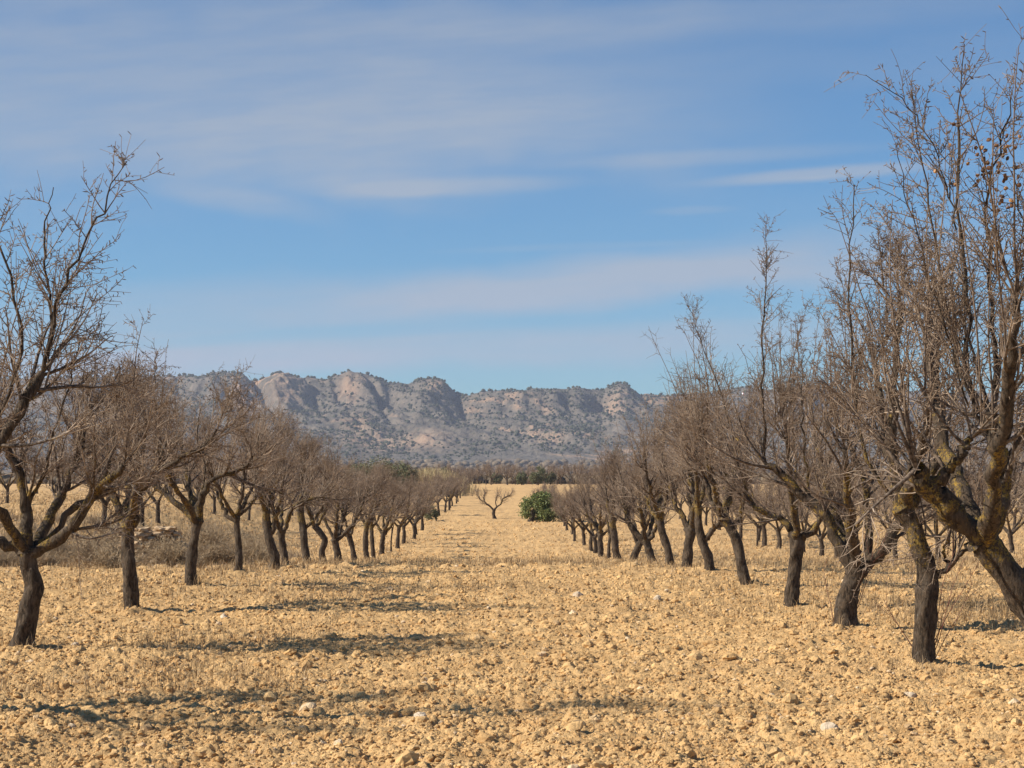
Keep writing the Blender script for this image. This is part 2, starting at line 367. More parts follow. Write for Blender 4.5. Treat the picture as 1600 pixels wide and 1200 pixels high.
def build_mountains():
    px = np.concatenate([np.arange(-1500, -60, 24), np.arange(-60, 1680, 1.9), np.arange(1680, 3200, 24)]).astype(float)
    s = (px - CX) / F
    Y = np.concatenate([np.linspace(1150, 1850, 50), np.linspace(1858, 2480, 300), np.linspace(2490, 3000, 14)])
    S, YY = np.meshgrid(s, Y); X = S * YY; PX = S * F + CX
    rx, ry = zip(*RIDGE); yr = np.interp(PX, rx, ry) + 2.2 * fbm(PX * .09, PX * 0, 4, 4)
    YR = 2400 + 55 * fbm(PX * .012, PX * 0 + 3, 14, 3)
    hr = (CY - yr) * YR / F + EYE                        # ridge height
    t = (YY - 1850) / (YR - 1850)
    tc_ = np.clip(t, 0, 1)
    foot = 19 * sst(YY, 1150, 1900)
    cl = .70 + .10 * fbm(PX * .02, PX * 0 + 8, 24, 3)     # where the cliffs start
    prof = .80 * tc_ ** 1.12 + .20 * sst(tc_, cl, cl + .22)
    h = foot + (hr - foot) * prof
    h = np.where(t > 1, hr - (YY - YR) * .35, h)
    env = np.clip(np.minimum(tc_ * 3.2, (1.0 - tc_) * 7), 0, 1)
    # ribs and gullies that run down to the right
    q = X - .62 * (2400 - YY)
    g1 = 1 - np.abs(fbm(q * .0085, YY * .0016, 101, 4, .55)) * 2
    g2 = 1 - np.abs(fbm(q * .025, YY * .006, 111, 4, .6)) * 2
    g3 = fbm(X * .06, YY * .05, 121, 4, .6)
    h += env * (g1 * 8 + g2 * 6.0 + g3 * 5.5 + 4.5 * (.5 - np.abs(fbm(X * .085, YY * .05, 141, 4, .6))) - 6)
    cliffz = sst(tc_, .55, .9)
    for gx, wd, dp in ((393, 7, 30), (470, 6, 20), (512, 5, 14), (573, 6, 16), (705, 8, 16), (1002, 8, 14), (330, 6, 10), (640, 7, 10), (1240, 8, 12), (870, 9, 8), (925, 6, 10)):
        c_ = gx + (1 - tc_) * 95 + 5 * fbm(tc_ * 6, PX * 0 + gx, 7, 3)
        h -= (.62 if gx in (393, 573, 705) else .25) * dp * np.exp(-((PX - c_) / wd) ** 2) * sst(tc_, .45, .8) * np.where(tc_ > .97, (1 - tc_) / .03, 1) * (t <= 1)
    # rock steps
    st = 9.0; fr = (h / st) % 1.0
    stepm = sst(fbm(X * .012, YY * .012, 131, 3), -.05, .3) * env
    h += stepm * (sst(fr, .2, .75) - fr) * st * .4
    h[0] = -8
    n0, n1 = S.shape; idx = np.arange(n0 * n1).reshape(n0, n1)
    Q = np.stack([idx[:-1, :-1], idx[:-1, 1:], idx[1:, 1:], idx[1:, :-1]], -1).reshape(-1, 4)
    # where bare rock shows: the orange cliff and the pale bands are real outcrops
    dif = np.zeros_like(h); dif[1:-1] = (h[2:] - h[:-2]) / (YY[2:] - YY[:-2]); rock = sst(dif, .38, .75)
    out = np.exp(-(((PX - 372 - (1 - tc_) * 40) / 17) ** 2 + ((tc_ - .80) / .17) ** 2))
    dg = 1 - np.abs(fbm(q * .018, YY * .004, 151, 4, .55)) * 2
    out = np.maximum(out, .75 * sst(dg, .80, .97) * sst(fbm(X * .01, YY * .01, 161, 3), -.1, .35))
    for a_, b_, c_, d_ in ((655, .30, 40, .10), (585, .28, 42, .13), (690, .88, 22, .08), (960, .82, 24, .08), (450, .8, 20, .1), (545, .85, 16, .1), (860, .35, 20, .07), (560, .5, 20, .1)):
        out = np.maximum(out, .62 * np.exp(-(((PX - a_) / c_) ** 2 + ((tc_ - b_) / d_) ** 2)))
    m_, tt, b = new_mat('mountain'); p = pos(tt)
    n1_ = tt.noise(p, .05, 6, .7); n2_ = tt.noise(p, .012, 5, .6); n3_ = tt.noise(p, .22, 4, .7); st_ = tt.noise(tt.v('MULTIPLY', p, (1, 1, 6)), .03, 4, .7)
    c = tt.mix(tt.rng(n2_, .35, .65), (.082, .074, .060), (.138, .120, .097))
    c = tt.mix(tt.rng(n1_, .54, .68, 0, .6), c, (.225, .18, .14))
    ra = attr(tt, 'rock'); oa = attr(tt, 'outcrop')
    rc = tt.mix(tt.rng(st_, .35, .65), (.150, .120, .095), (.245, .195, .152))
    c = tt.mix(tt.m('MULTIPLY', ra, tt.rng(n3_, .35, .65, .1, .75)), c, rc)
    c = tt.mix(tt.m('MULTIPLY', oa, tt.rng(n1_, .35, .52, 0, 1)), c, tt.mix(tt.rng(n3_, .3, .7), (.38, .220, .135), (.48, .33, .215)))
    c = tt.mix(tt.rng(tt.noise(p, .11, 5, .8), .56, .64, 0, .7), c, (.055, .062, .038))
    tt.l.new(c, b.inputs['Base Color']); b.inputs['Roughness'].default_value = 1
    bump(tt, b, tt.m('ADD', n1_, tt.m('MULTIPLY', n3_, .35)), 8.0, .8)
    me = mesh_from('mountains', np.stack([X, YY, h], -1).reshape(-1, 3), Q, attrs={'rock': rock.ravel(), 'outcrop': out.ravel()}, mats=(m_,), smooth=True)
    o = link('mountains', me); tag(o, 'long low rocky mountain ridge behind the orchard', kind='structure')
    return X, YY, h, tc_, PX

MX, MY, MH, MT, MPX = build_mountains()

# ------------------------------------------------------------------ points-to-instances helper (stuff only)
def rock_group(name, mat, variants=5, sub=2, amp=.55, nscale=1.3, smooth=False):
    g = bpy.data.node_groups.new(name, 'GeometryNodeTree')
    g.interface.new_socket('Geometry', in_out='INPUT', socket_type='NodeSocketGeometry')
    g.interface.new_socket('Geometry', in_out='OUTPUT', socket_type='NodeSocketGeometry')
    N = g.nodes; L = g.links; i_ = N.new('NodeGroupInput'); o_ = N.new('NodeGroupOutput')
    join = N.new('GeometryNodeJoinGeometry')
    for k in range(variants):
        ico = N.new('GeometryNodeMeshIcoSphere'); ico.inputs['Radius'].default_value = 1; ico.inputs['Subdivisions'].default_value = sub
        sp = N.new('GeometryNodeSetPosition'); L.new(ico.outputs[0], sp.inputs['Geometry'])
        ps = N.new('GeometryNodeInputPosition'); ad = N.new('ShaderNodeVectorMath'); ad.inputs[1].default_value = (k * 7.3, k * 3.1, -k * 5.7); L.new(ps.outputs[0], ad.inputs[0])
        no = N.new('ShaderNodeTexNoise'); no.inputs['Scale'].default_value = nscale; no.inputs['Detail'].default_value = 3; L.new(ad.outputs[0], no.inputs['Vector'])
        su = N.new('ShaderNodeVectorMath'); su.operation = 'SUBTRACT'; su.inputs[1].default_value = (.5, .5, .5); L.new(no.outputs['Color'], su.inputs[0])
        ml = N.new('ShaderNodeVectorMath'); ml.operation = 'SCALE'; ml.inputs['Scale'].default_value = amp * 3; L.new(su.outputs[0], ml.inputs[0])
        L.new(ml.outputs[0], sp.inputs['Offset'])
        sm = N.new('GeometryNodeSetMaterial'); sm.inputs['Material'].default_value = mat; L.new(sp.outputs[0], sm.inputs['Geometry'])
        ss = N.new('GeometryNodeSetShadeSmooth'); ss.inputs['Shade Smooth'].default_value = smooth; L.new(sm.outputs[0], ss.inputs[0])
        gi = N.new('GeometryNodeGeometryToInstance'); L.new(ss.outputs[0], gi.inputs[0]); L.new(gi.outputs[0], join.inputs[0])
    ip = N.new('GeometryNodeInstanceOnPoints'); L.new(i_.outputs[0], ip.inputs['Points']); L.new(join.outputs[0], ip.inputs['Instance'])
    ip.inputs['Pick Instance'].default_value = True
    rv = N.new('FunctionNodeRandomValue'); rv.data_type = 'INT'; rv.inputs[4].default_value = 0; rv.inputs[5].default_value = variants - 1
    L.new(rv.outputs[2], ip.inputs['Instance Index'])
    for nm, sk in (('rot', 'Rotation'), ('scl', 'Scale')):
        a = N.new('GeometryNodeInputNamedAttribute'); a.data_type = 'FLOAT_VECTOR'; a.inputs['Name'].default_value = nm
        L.new(a.outputs[0], ip.inputs[sk])
    L.new(ip.outputs[0], o_.inputs[0]); return g
def scatter(name, P, S, R, group):
    o = link(name, mesh_from(name, P, attrs={'scl': S, 'rot': R}))
    md = o.modifiers.new('scatter', 'NODES'); md.node_group = group
    return o

rs = np.random.default_rng(7)
def mountain_scrub():
    n = 17000; ii = np.maximum(rs.integers(22, 352, n * 3), rs.integers(22, 352, n * 3) - 120); jj = rs.integers(60, MX.shape[1] - 62, n * 3)
    x, y, h, t = MX[ii, jj], MY[ii, jj], MH[ii, jj], MT[ii, jj]
    k = (fbm(x * .014, y * .008, 9, 4) * 1.6 + rs.uniform(-.4, .4, len(x)) > -.02); x, y, h = x[k][:n], y[k][:n], h[k][:n]
    r = rs.uniform(.55, 1.45, len(x)) * np.where(rs.random(len(x)) < .14, 1.6, 1)
    # small trees along the crest
    cr = np.argmax(MH / MY, axis=0); jc = rs.integers(60, MX.shape[1] - 62, 320); jc = jc[vn(MPX[0, jc] * .05, jc * 0, 3) > .42]
    x = np.concatenate([x, MX[cr[jc], jc]]); y = np.concatenate([y, MY[cr[jc], jc]]); h = np.concatenate([h, MH[cr[jc], jc]]); r = np.concatenate([r, rs.uniform(1.2, 2.5, len(jc))])
    S = np.stack([r, r, r * rs.uniform(.75, 1.05, len(r))], 1); R = np.stack([r * 0, r * 0, rs.uniform(0, 6.3, len(r))], 1)
    m_ = plain_material('mountain_scrub', (.028, .036, .020), (.075, .08, .045), .4)
    o = scatter('mountain_scrub', np.stack([x, y, h + r * .45], 1), S, R, rock_group('scrub_cloud', m_, 5, 2, .6, 1.7, True))
    tag(o, 'dark bushes dotted over the far mountainside', kind='stuff')
mountain_scrub()

# ------------------------------------------------------------------ ground sheet
def build_ground():
    si = np.arange(-.345, .3451, .00095); so = .345 + np.cumsum(.004 * 1.13 ** np.arange(26)); s = np.concatenate([-so[::-1], si, so])
    out = np.concatenate([-np.linspace(1, 0, 27)[:-1] ** 2, si * 0, np.linspace(0, 1, 27)[1:] ** 2])
    y1 = [9.5]
    while y1[-1] < 3300:
        d = y1[-1]; y1.append(d + d * (.0015 if d < 38 else (.0036 if d < 70 else (.008 if d < 260 else .05))))
    Y = np.concatenate([np.linspace(-60, 7, 24), np.linspace(7.3, 9.4, 20), y1])
    S, YY = np.meshgrid(s, Y); O = np.meshgrid(out, Y)[0]
    X = S * np.maximum(YY, 9.0) + O * 55
    Z = base_z(X, YY) + relief(X, YY)
    n0, n1 = S.shape; idx = np.arange(n0 * n1).reshape(n0, n1)
    Q = np.stack([idx[:-1, :-1], idx[:-1, 1:], idx[1:, 1:], idx[1:, :-1]], -1).reshape(-1, 4)
    me = mesh_from('ground', np.stack([X, YY, Z], -1).reshape(-1, 3), Q, attrs={'veg': grassy(X, YY).ravel()}, mats=(M_SOIL,), smooth=True)
    tag(link('ground', me), 'stony tilled ochre soil of the orchard', kind='structure')
    print('ground', n0, n1)
build_ground()

def clods():
    n = 200000
    d = 10.3 * (120 / 10.3) ** rs.random(n); s = rs.uniform(-.33, .33, n); x = s * d
    keep = rs.random(n) < (.45 + .55 * tilled(x, d)); x, d = x[keep], d[keep]
    r = np.exp(rs.normal(math.log(.0078), .48, len(x))) * (1 + (d - 10) * .022); big = rs.random(len(x)) < .012; r[big] *= 2.6; r = np.minimum(r, .055)
    z = base_z(x, d) + relief(x, d)
    S = np.stack([r * rs.uniform(.8, 1.5, len(r)), r * rs.uniform(.8, 1.4, len(r)), r * rs.uniform(.55, 1.0, len(r))], 1)
    R = rs.uniform(-.5, .5, (len(r), 3)); R[:, 2] = rs.uniform(0, 6.3, len(r))
    o = scatter('soil_clods', np.stack([x, d, z + r * .05], 1), S, R, rock_group('clod_shapes', M_CLOD, 9, 2, .50, 1.9, False))
    tag(o, 'broken clods and pebbles strewn over the tilled soil', kind='stuff')
clods()

def blades(name, X, Y, Hh, mat, label, w=.0035, lean=.5, per=1, zoff=0.0):
    n = len(X); z = base_z(X, Y) + relief(X, Y) + zoff
    B = np.stack([X, Y, z - .01], 1); a = rs.uniform(0, 6.283, n); d = np.stack([np.cos(a), np.sin(a), 0 * a], 1)
    ln = rs.uniform(.1, lean, n)[:, None]; top = B + d * ln * Hh[:, None] + np.array([0, 0, 1.]) * Hh[:, None] * np.sqrt(1 - ln ** 2 * .8)
    mid = (B + top) / 2 + d * Hh[:, None] * -.06 + np.array([0, 0, .02])
    a2 = rs.uniform(0, 6.283, n); s_ = np.stack([np.cos(a2), np.sin(a2), 0 * a2], 1) * (w * np.clip(Y / 22, .8, 3))[:, None]
    V = np.stack([B - s_, B + s_, mid + s_ * .8, mid - s_ * .8, top + s_ * .25, top - s_ * .25], 1).reshape(-1, 3)
    i = np.arange(n)[:, None] * 6; Q = np.concatenate([i + np.array([[0, 1, 2, 3]]), i + np.array([[3, 2, 4, 5]])])
    tone = np.repeat(rs.random(n), 6)
    o = link(name, mesh_from(name, V, Q, attrs={'tone': tone}, mats=(mat,)))
    return tag(o, label, kind='stuff')
def dry_grass():
    n = 1000000; d = 14 * (150 / 14) ** rs.random(n); x = rs.uniform(-.34, .34, n) * d
    # tufts: pull points toward jittered centres
    cx = (np.floor(x / .28) + hsh(np.floor(x / .28), np.floor(d / .28), 5)) * .28; cy = (np.floor(d / .28) + hsh(np.floor(x / .28), np.floor(d / .28), 6)) * .28
    g = grassy(x, d); k = rs.random(n) < g ** 1.4 * .42; x, d, cx, cy = x[k], d[k], cx[k], cy[k]
    f = rs.uniform(.1, .8, len(x)); x = x * (1 - f) + cx * f; d = d * (1 - f) + cy * f
    h = rs.uniform(.04, .20, len(x)) * (.6 + .7 * grassy(x, d))
    print('grass', len(x))
    blades('dry_grass', x, d, h, M_STRAW, 'thin dead grass and weed stalks between the rows', w=.0026, lean=.8)
    # long lone stalks in the open soil
    n = 2600; d = 11 * (32 / 11) ** rs.random(n); x = rs.uniform(-.33, .33, n) * d; h = rs.uniform(.06, .26, n)
    blades('weed_stalks', x, d, h, M_SCRUB, 'thin brown dead weed stalks poking from the open soil', w=.0015, lean=.9)
dry_grass()

# ------------------------------------------------------------------ stones that stand out
def rock_mesh(name, r, seed, mat, flat=.7, sub=3):
    import bmesh
    bm = bmesh.new(); bmesh.ops.create_icosphere(bm, subdivisions=sub, radius=1.0); V = np.array([v.co[:] for v in bm.verts])
    q = 1 + .38 * fbm(V[:, 0] * 1.1 + seed, V[:, 1] * 1.1 + V[:, 2] * .9, seed, 3) + .14 * fbm(V[:, 0] * 4 + seed, V[:, 2] * 4 + V[:, 1] * 3, seed + 5, 3)
    rr = np.random.default_rng(seed)
    for _ in range(7):                                             # chip flat faces off it
        nn = nrm(rr.normal(0, 1, 3)); dd = V @ nn; lim = rr.uniform(.68, .95); V = np.where((dd > lim)[:, None], V - (dd - lim)[:, None] * nn, V)
    V = V * q[:, None] * np.array([1, .85, flat]) * r
    for v, c in zip(bm.verts, V): v.co = c
    me = bpy.data.meshes.new(name); bm.to_mesh(me); bm.free(); me.materials.append(mat); return me
def ZG(x, y): return float(base_z(x, y) + relief(np.array([x], float), np.array([y], float))[0])
for i, (x, y, r, m_, lab) in enumerate([
        (.56, 16.0, .085, M_CLOD, 'large ochre clod sitting in the middle of the open soil'),
        (-1.16, 19.4, .06, M_STONE, 'pale upright stone left of the middle of the lane'),
        (-3.22, 22.1, .075, M_STONE, 'white flat stone just right of the second tree of the left row'),
        (-3.6, 21.2, .05, M_STONE, 'small whitish stone in front of the second tree of the left row'),
        (-4.15, 18.6, .055, M_STONE, 'pale grey stone right of the leaning trunk at the left edge'),
        (.98, 25.6, .085, M_STONE, 'flat pale stone on the soil right of the lane, farther back'),
        (1.95, 24.3, .07, M_STONE, 'flat pale stone nearer the right row trees'),
        (2.05, 12.1, .07, M_STONE, 'pale cream cobble low in the open soil to the right'),
        (1.30, 12.2, .062, M_CLOD, 'brown rounded clod low at the right of the open soil'),
        (2.95, 13.9, .058, M_STONE, 'greyish stone in front of the thick upright trunk on the right'),
        (-.55, 12.6, .055, M_STONE, 'cream stone low in the middle of the open soil'),
        (-3.3, 14.4, .068, M_CLOD, 'broad low clod at the lower left edge of the soil')]):
    o = link('stone', rock_mesh('stone', r * .85, 40 + i, m_), loc=(x, y, ZG(x, y) + r * .05)); o.rotation_euler.z = i * 1.3
    tag(o, lab, 'stone')

# ------------------------------------------------------------------ almond trees
def to_local(pts, d, off0, off1):
    """photo outline at the tree's own distance -> metres from the trunk base, with depth spread"""
    x0, y0 = BASE
    n = len(pts); out = []
    for i, (a, b) in enumerate(pts):
        f = i / max(1, n - 1); out.append(((a - x0) * d / F, off0 + (off1 - off0) * f, (y0 - b) * d / F))
    return out
def crown_from(rng, limbs, H, rad, q, fine_=1, thick=1.0, shoots=10, droop=.3, centre=(0, 0), dens=1.0):
    """twigs: four orders of branching from the limbs; returns Acc"""
    acc = Acc()
    S, D, R, tipS, tipD = [], [], [], [], []
    cx, cy = centre
    LP, LR = [], []
    for P, r in limbs:
        if r[-1] < .0105 and P[-1, 2] > 1.9:                        # a leader shoot: only short side twigs
            LP.append(P); LR.append(r); continue
        L = np.linalg.norm(np.diff(P, axis=0), axis=1).sum(); m = max(3, int(L / .105 * q))
        s, d, pr, t = sprout(rng, P[None], r[None], m, .36, 1.0, .45, .8, .50 if H > 3.45 else .18)
        o = s - np.array([cx, cy, 0]); o[:, 2] = 0; d = nrm(d + nrm(o) * .45)
        S.append(s); D.append(d); R.append(pr)
        e = nrm(P[-1] - P[-2]); k = 4
        S.append(np.repeat(P[-1:], k, 0)); D.append(nrm(e + rng.normal(0, .38, (k, 3)) + [0, 0, .25])); R.append(np.full(k, r[-1]))
    S, D, R = map(np.concatenate, (S, D, R)); n = len(S)
    L = rng.uniform(.40, 1.0, n) * rad / 1.9; Hm = min(H * .86, 2.85)
    # keep to a rounded crown
    e = S + D * L[:, None]; c0 = np.array([cx, cy, Hm * .56]); q_ = (e - c0) / np.array([rad, rad, Hm * .46]); k = np.linalg.norm(q_, axis=1)
    L = L * np.clip(1.35 - .45 * np.maximum(k, .8), .3, 1.0)
    r0 = np.clip(R * .45, .006, .017) * thick
    P1 = grow(rng, S, D, L, 9, .09, .07); R1 = taper(r0, np.full(n, .0030 * thick), 9)
    acc.add(*tubes(P1, R1, 5 if fine_ else 4))
    allP, allR = [P1], [R1]
    if shoots:                                                      # upright water shoots
        s, d, pr, t = sprout(rng, np.concatenate([P1[:, :5]] ), R1[:, :5], 1, .0, 1.0, .1, .18, 1.0)
        j = rng.choice(len(s), min(shoots, len(s)), replace=False); s, d = s[j], d[j]
        d = nrm(d + np.stack([(s[:, 0] - cx) * .26, (s[:, 1] - cy) * .26, 0 * s[:, 0]], 1))
        Ls = rng.uniform(.8, 2.1, len(s)); Ls = np.minimum(Ls, np.maximum(.35, H * rng.uniform(.86, 1.06, len(s)) - s[:, 2]))
        Ps = grow(rng, s, d, Ls, 9, .055, .02); Rs = taper(np.full(len(s), .0080 * thick), np.full(len(s), .0022 * thick), 9)
        acc.add(*tubes(Ps, Rs, 4), S=-.22); allP.append(Ps); allR.append(Rs)
    P1 = np.concatenate(allP); R1 = np.concatenate(allR)
    m2 = int(7 * dens)
    s, d, pr, t = sprout(rng, P1, R1, m2, .12, 1.0, .78, .68, .16)
    L = rng.uniform(.16, .58, len(s)) * (1.15 - .55 * t)
    if shoots: sh = np.arange(len(s)) >= n * m2; L = np.where(sh, L * .62, L)
    for P, r in zip(LP, LR):
        ll = np.linalg.norm(np.diff(P, axis=0), axis=1).sum(); m = int(ll / .062); a_ = sprout(rng, P[None], r[None], m, .06, 1.0, .85, .62, .25)
        s = np.concatenate([s, a_[0]]); d = np.concatenate([d, a_[1]]); pr = np.concatenate([pr, a_[2]]); t = np.concatenate([t, a_[3]])
        L = np.concatenate([L, rng.uniform(.12, .52, m) * (1.25 - .75 * a_[3]) * np.where(rng.random(m) < .15, 1.6, 1)]); dr = rng.random(len(s)) < (.03 if H > 3.45 else droop); d[dr] = nrm(d[dr] + np.array([0, 0, -.55]))
    P2 = grow(rng, s, d, L, 6, .12, .03); R2 = taper(np.minimum(pr * .8, .0050 * thick), np.full(len(s), .0021 * thick), 6)
    acc.add(*tubes(P2, R2, 3), S=np.repeat(np.clip((2.3 - P2[:, :, 2].ravel()) * .22, -.25, .06), 3))
    m3 = int(round(4 * dens))
    s, d, pr, t = sprout(rng, P2, R2, m3, .15, 1.0, .6, .85, .08)
    L = rng.uniform(.05, .27, len(s)) * (1.1 - .4 * t)
    K3 = 4 if fine_ else 3
    P3 = grow(rng, s, d, L, K3, .12, .02); R3 = taper(np.minimum(pr * .85, .0029 * thick), np.full(len(s), .0015 * thick), K3)
    acc.add(*tubes(P3, R3, 3), S=-.05)
    if fine_ > 1:                                                   # fruiting spurs and buds along the shoots
        for PP, RR, m in ((P1, R1, 14), (P2, R2, 7), (P3, R3, 2)):
            s, d, pr, t = sprout(rng, PP, RR, m, .1, 1.0, .5, 1.0, .05); L = rng.uniform(.012, .042, len(s))
            Pq = np.stack([s, s + d * L[:, None] * .6, s + d * L[:, None]], 1); Rq = np.tile([.0022, .0034, .0012], (len(s), 1)) * rng.uniform(.7, 1.2, len(s))[:, None]
            acc.add(*tubes(Pq, Rq, 3), S=-.2)
    return acc

def make_tree(label, x, y, trunk, tr, limbs, H=3.5, rad=1.9, q=1.0, fine_=1, thick=1.0, shoots=10, dens=1.0, seed=1, group=None, extra=2, burls=(), droop=.14):
    """trunk: list of local points; tr: (radius at foot, radius at fork); limbs: [(points, r0, r1)]"""
    rng = np.random.default_rng(seed)
    z = float(base_z(x, y)) + .01
    root = bpy.data.objects.new('almond_tree', None); COL.objects.link(root); root.location = (x, y, z)
    tag(root, label, 'tree', group)
    tp = spline(trunk, max(10, int(26 * (1 if fine_ else .5)))); tp[:, 2] -= np.linspace(.10, 0, len(tp))
    n = len(tp); f = np.linspace(0, 1, n); s = f * np.linalg.norm(np.diff(tp, axis=0), axis=1).sum()
    r = tr[0] * (1 - f) + tr[1] * f; r = r * .88 * (1 + .75 * np.exp(-s / .10)) * (1 + .13 * np.exp(-((1 - f) / .1) ** 2))
    for b0, amt in burls: r = r * (1 + amt * np.exp(-((f - b0) / .06) ** 2))
    a = Acc(); a.add(*tubes(tp[None], r[None], 24 if fine_ > 1 else (14 if fine_ else 8), rough=.30, seed=seed))
    # a rounded end on the trunk where the limbs leave
    e = nrm(tp[-1] - tp[-2]); cp = np.stack([tp[-1] + e * tr[1] * k for k in (0, .35, .65, .85)]); a.add(*tubes(cp[None], np.array([[1.13, .95, .6, .1]]) * tr[1], 14, rough=.2, seed=seed + 3))
    link('trunk', a.mesh('trunk', M_BARK), root)
    LL = []
    fork = tp[-1]
    limbs = list(limbs)
    for k in range(extra):                                          # limbs the outline hides: toward and away from the camera
        sg = -1 if k % 2 else 1; an = rng.uniform(-.7, .7)
        dv = np.array([math.sin(an) * .8, sg * math.cos(an), 0]); ln = rng.uniform(.75, 1.05) * rad / 1.9
        pts = [fork - [0, 0, tr[1] * .4], fork + dv * .32 * ln + [0, 0, .28], fork + dv * .72 * ln + [0, 0, .62 + .2 * rng.random()], fork + dv * 1.0 * ln + [0, 0, 1.15 + .3 * rng.random()]]
        limbs.append((pts, tr[1] * .62, tr[1] * .22))
    for pts, r0, r1 in limbs:
        if r1 < .0105 and pts[-1][2] > 1.9: r1 *= .45; r0 = min(r0 * .55, .016)
        P = spline(pts, 18 if fine_ else 9); k = len(P); P[1:-1] += rng.normal(0, .012, (k - 2, 3)) if fine_ else 0
        f = np.linspace(0, 1, k); rr = r0 * (1 - f) ** .8 + r1 * (1 - (1 - f) ** .8); rr = rr * (1 + .10 * rng.normal(0, 1, k))
        rr[0] *= 1.1
        LL.append((P, rr))
        b = Acc(); b.add(*tubes(P[None], rr[None], 14 if fine_ > 1 else (9 if fine_ else 6), rough=.24, seed=seed + int(r0 * 1000)))
        if fine_: link('limb', b.mesh('limb', M_BARK), root)
        else: b.V = b.V; LL[-1] = (P, rr); link('limb', b.mesh('limb', M_BARK), root)
    c = np.mean([P[-1] for P, _ in LL], axis=0)
    acc = crown_from(rng, LL, H, rad, q, fine_, thick, shoots, droop, (c[0] * .5, c[1] * .5), dens)
    link('crown', acc.mesh('crown', M_TWIG), root)
    return root

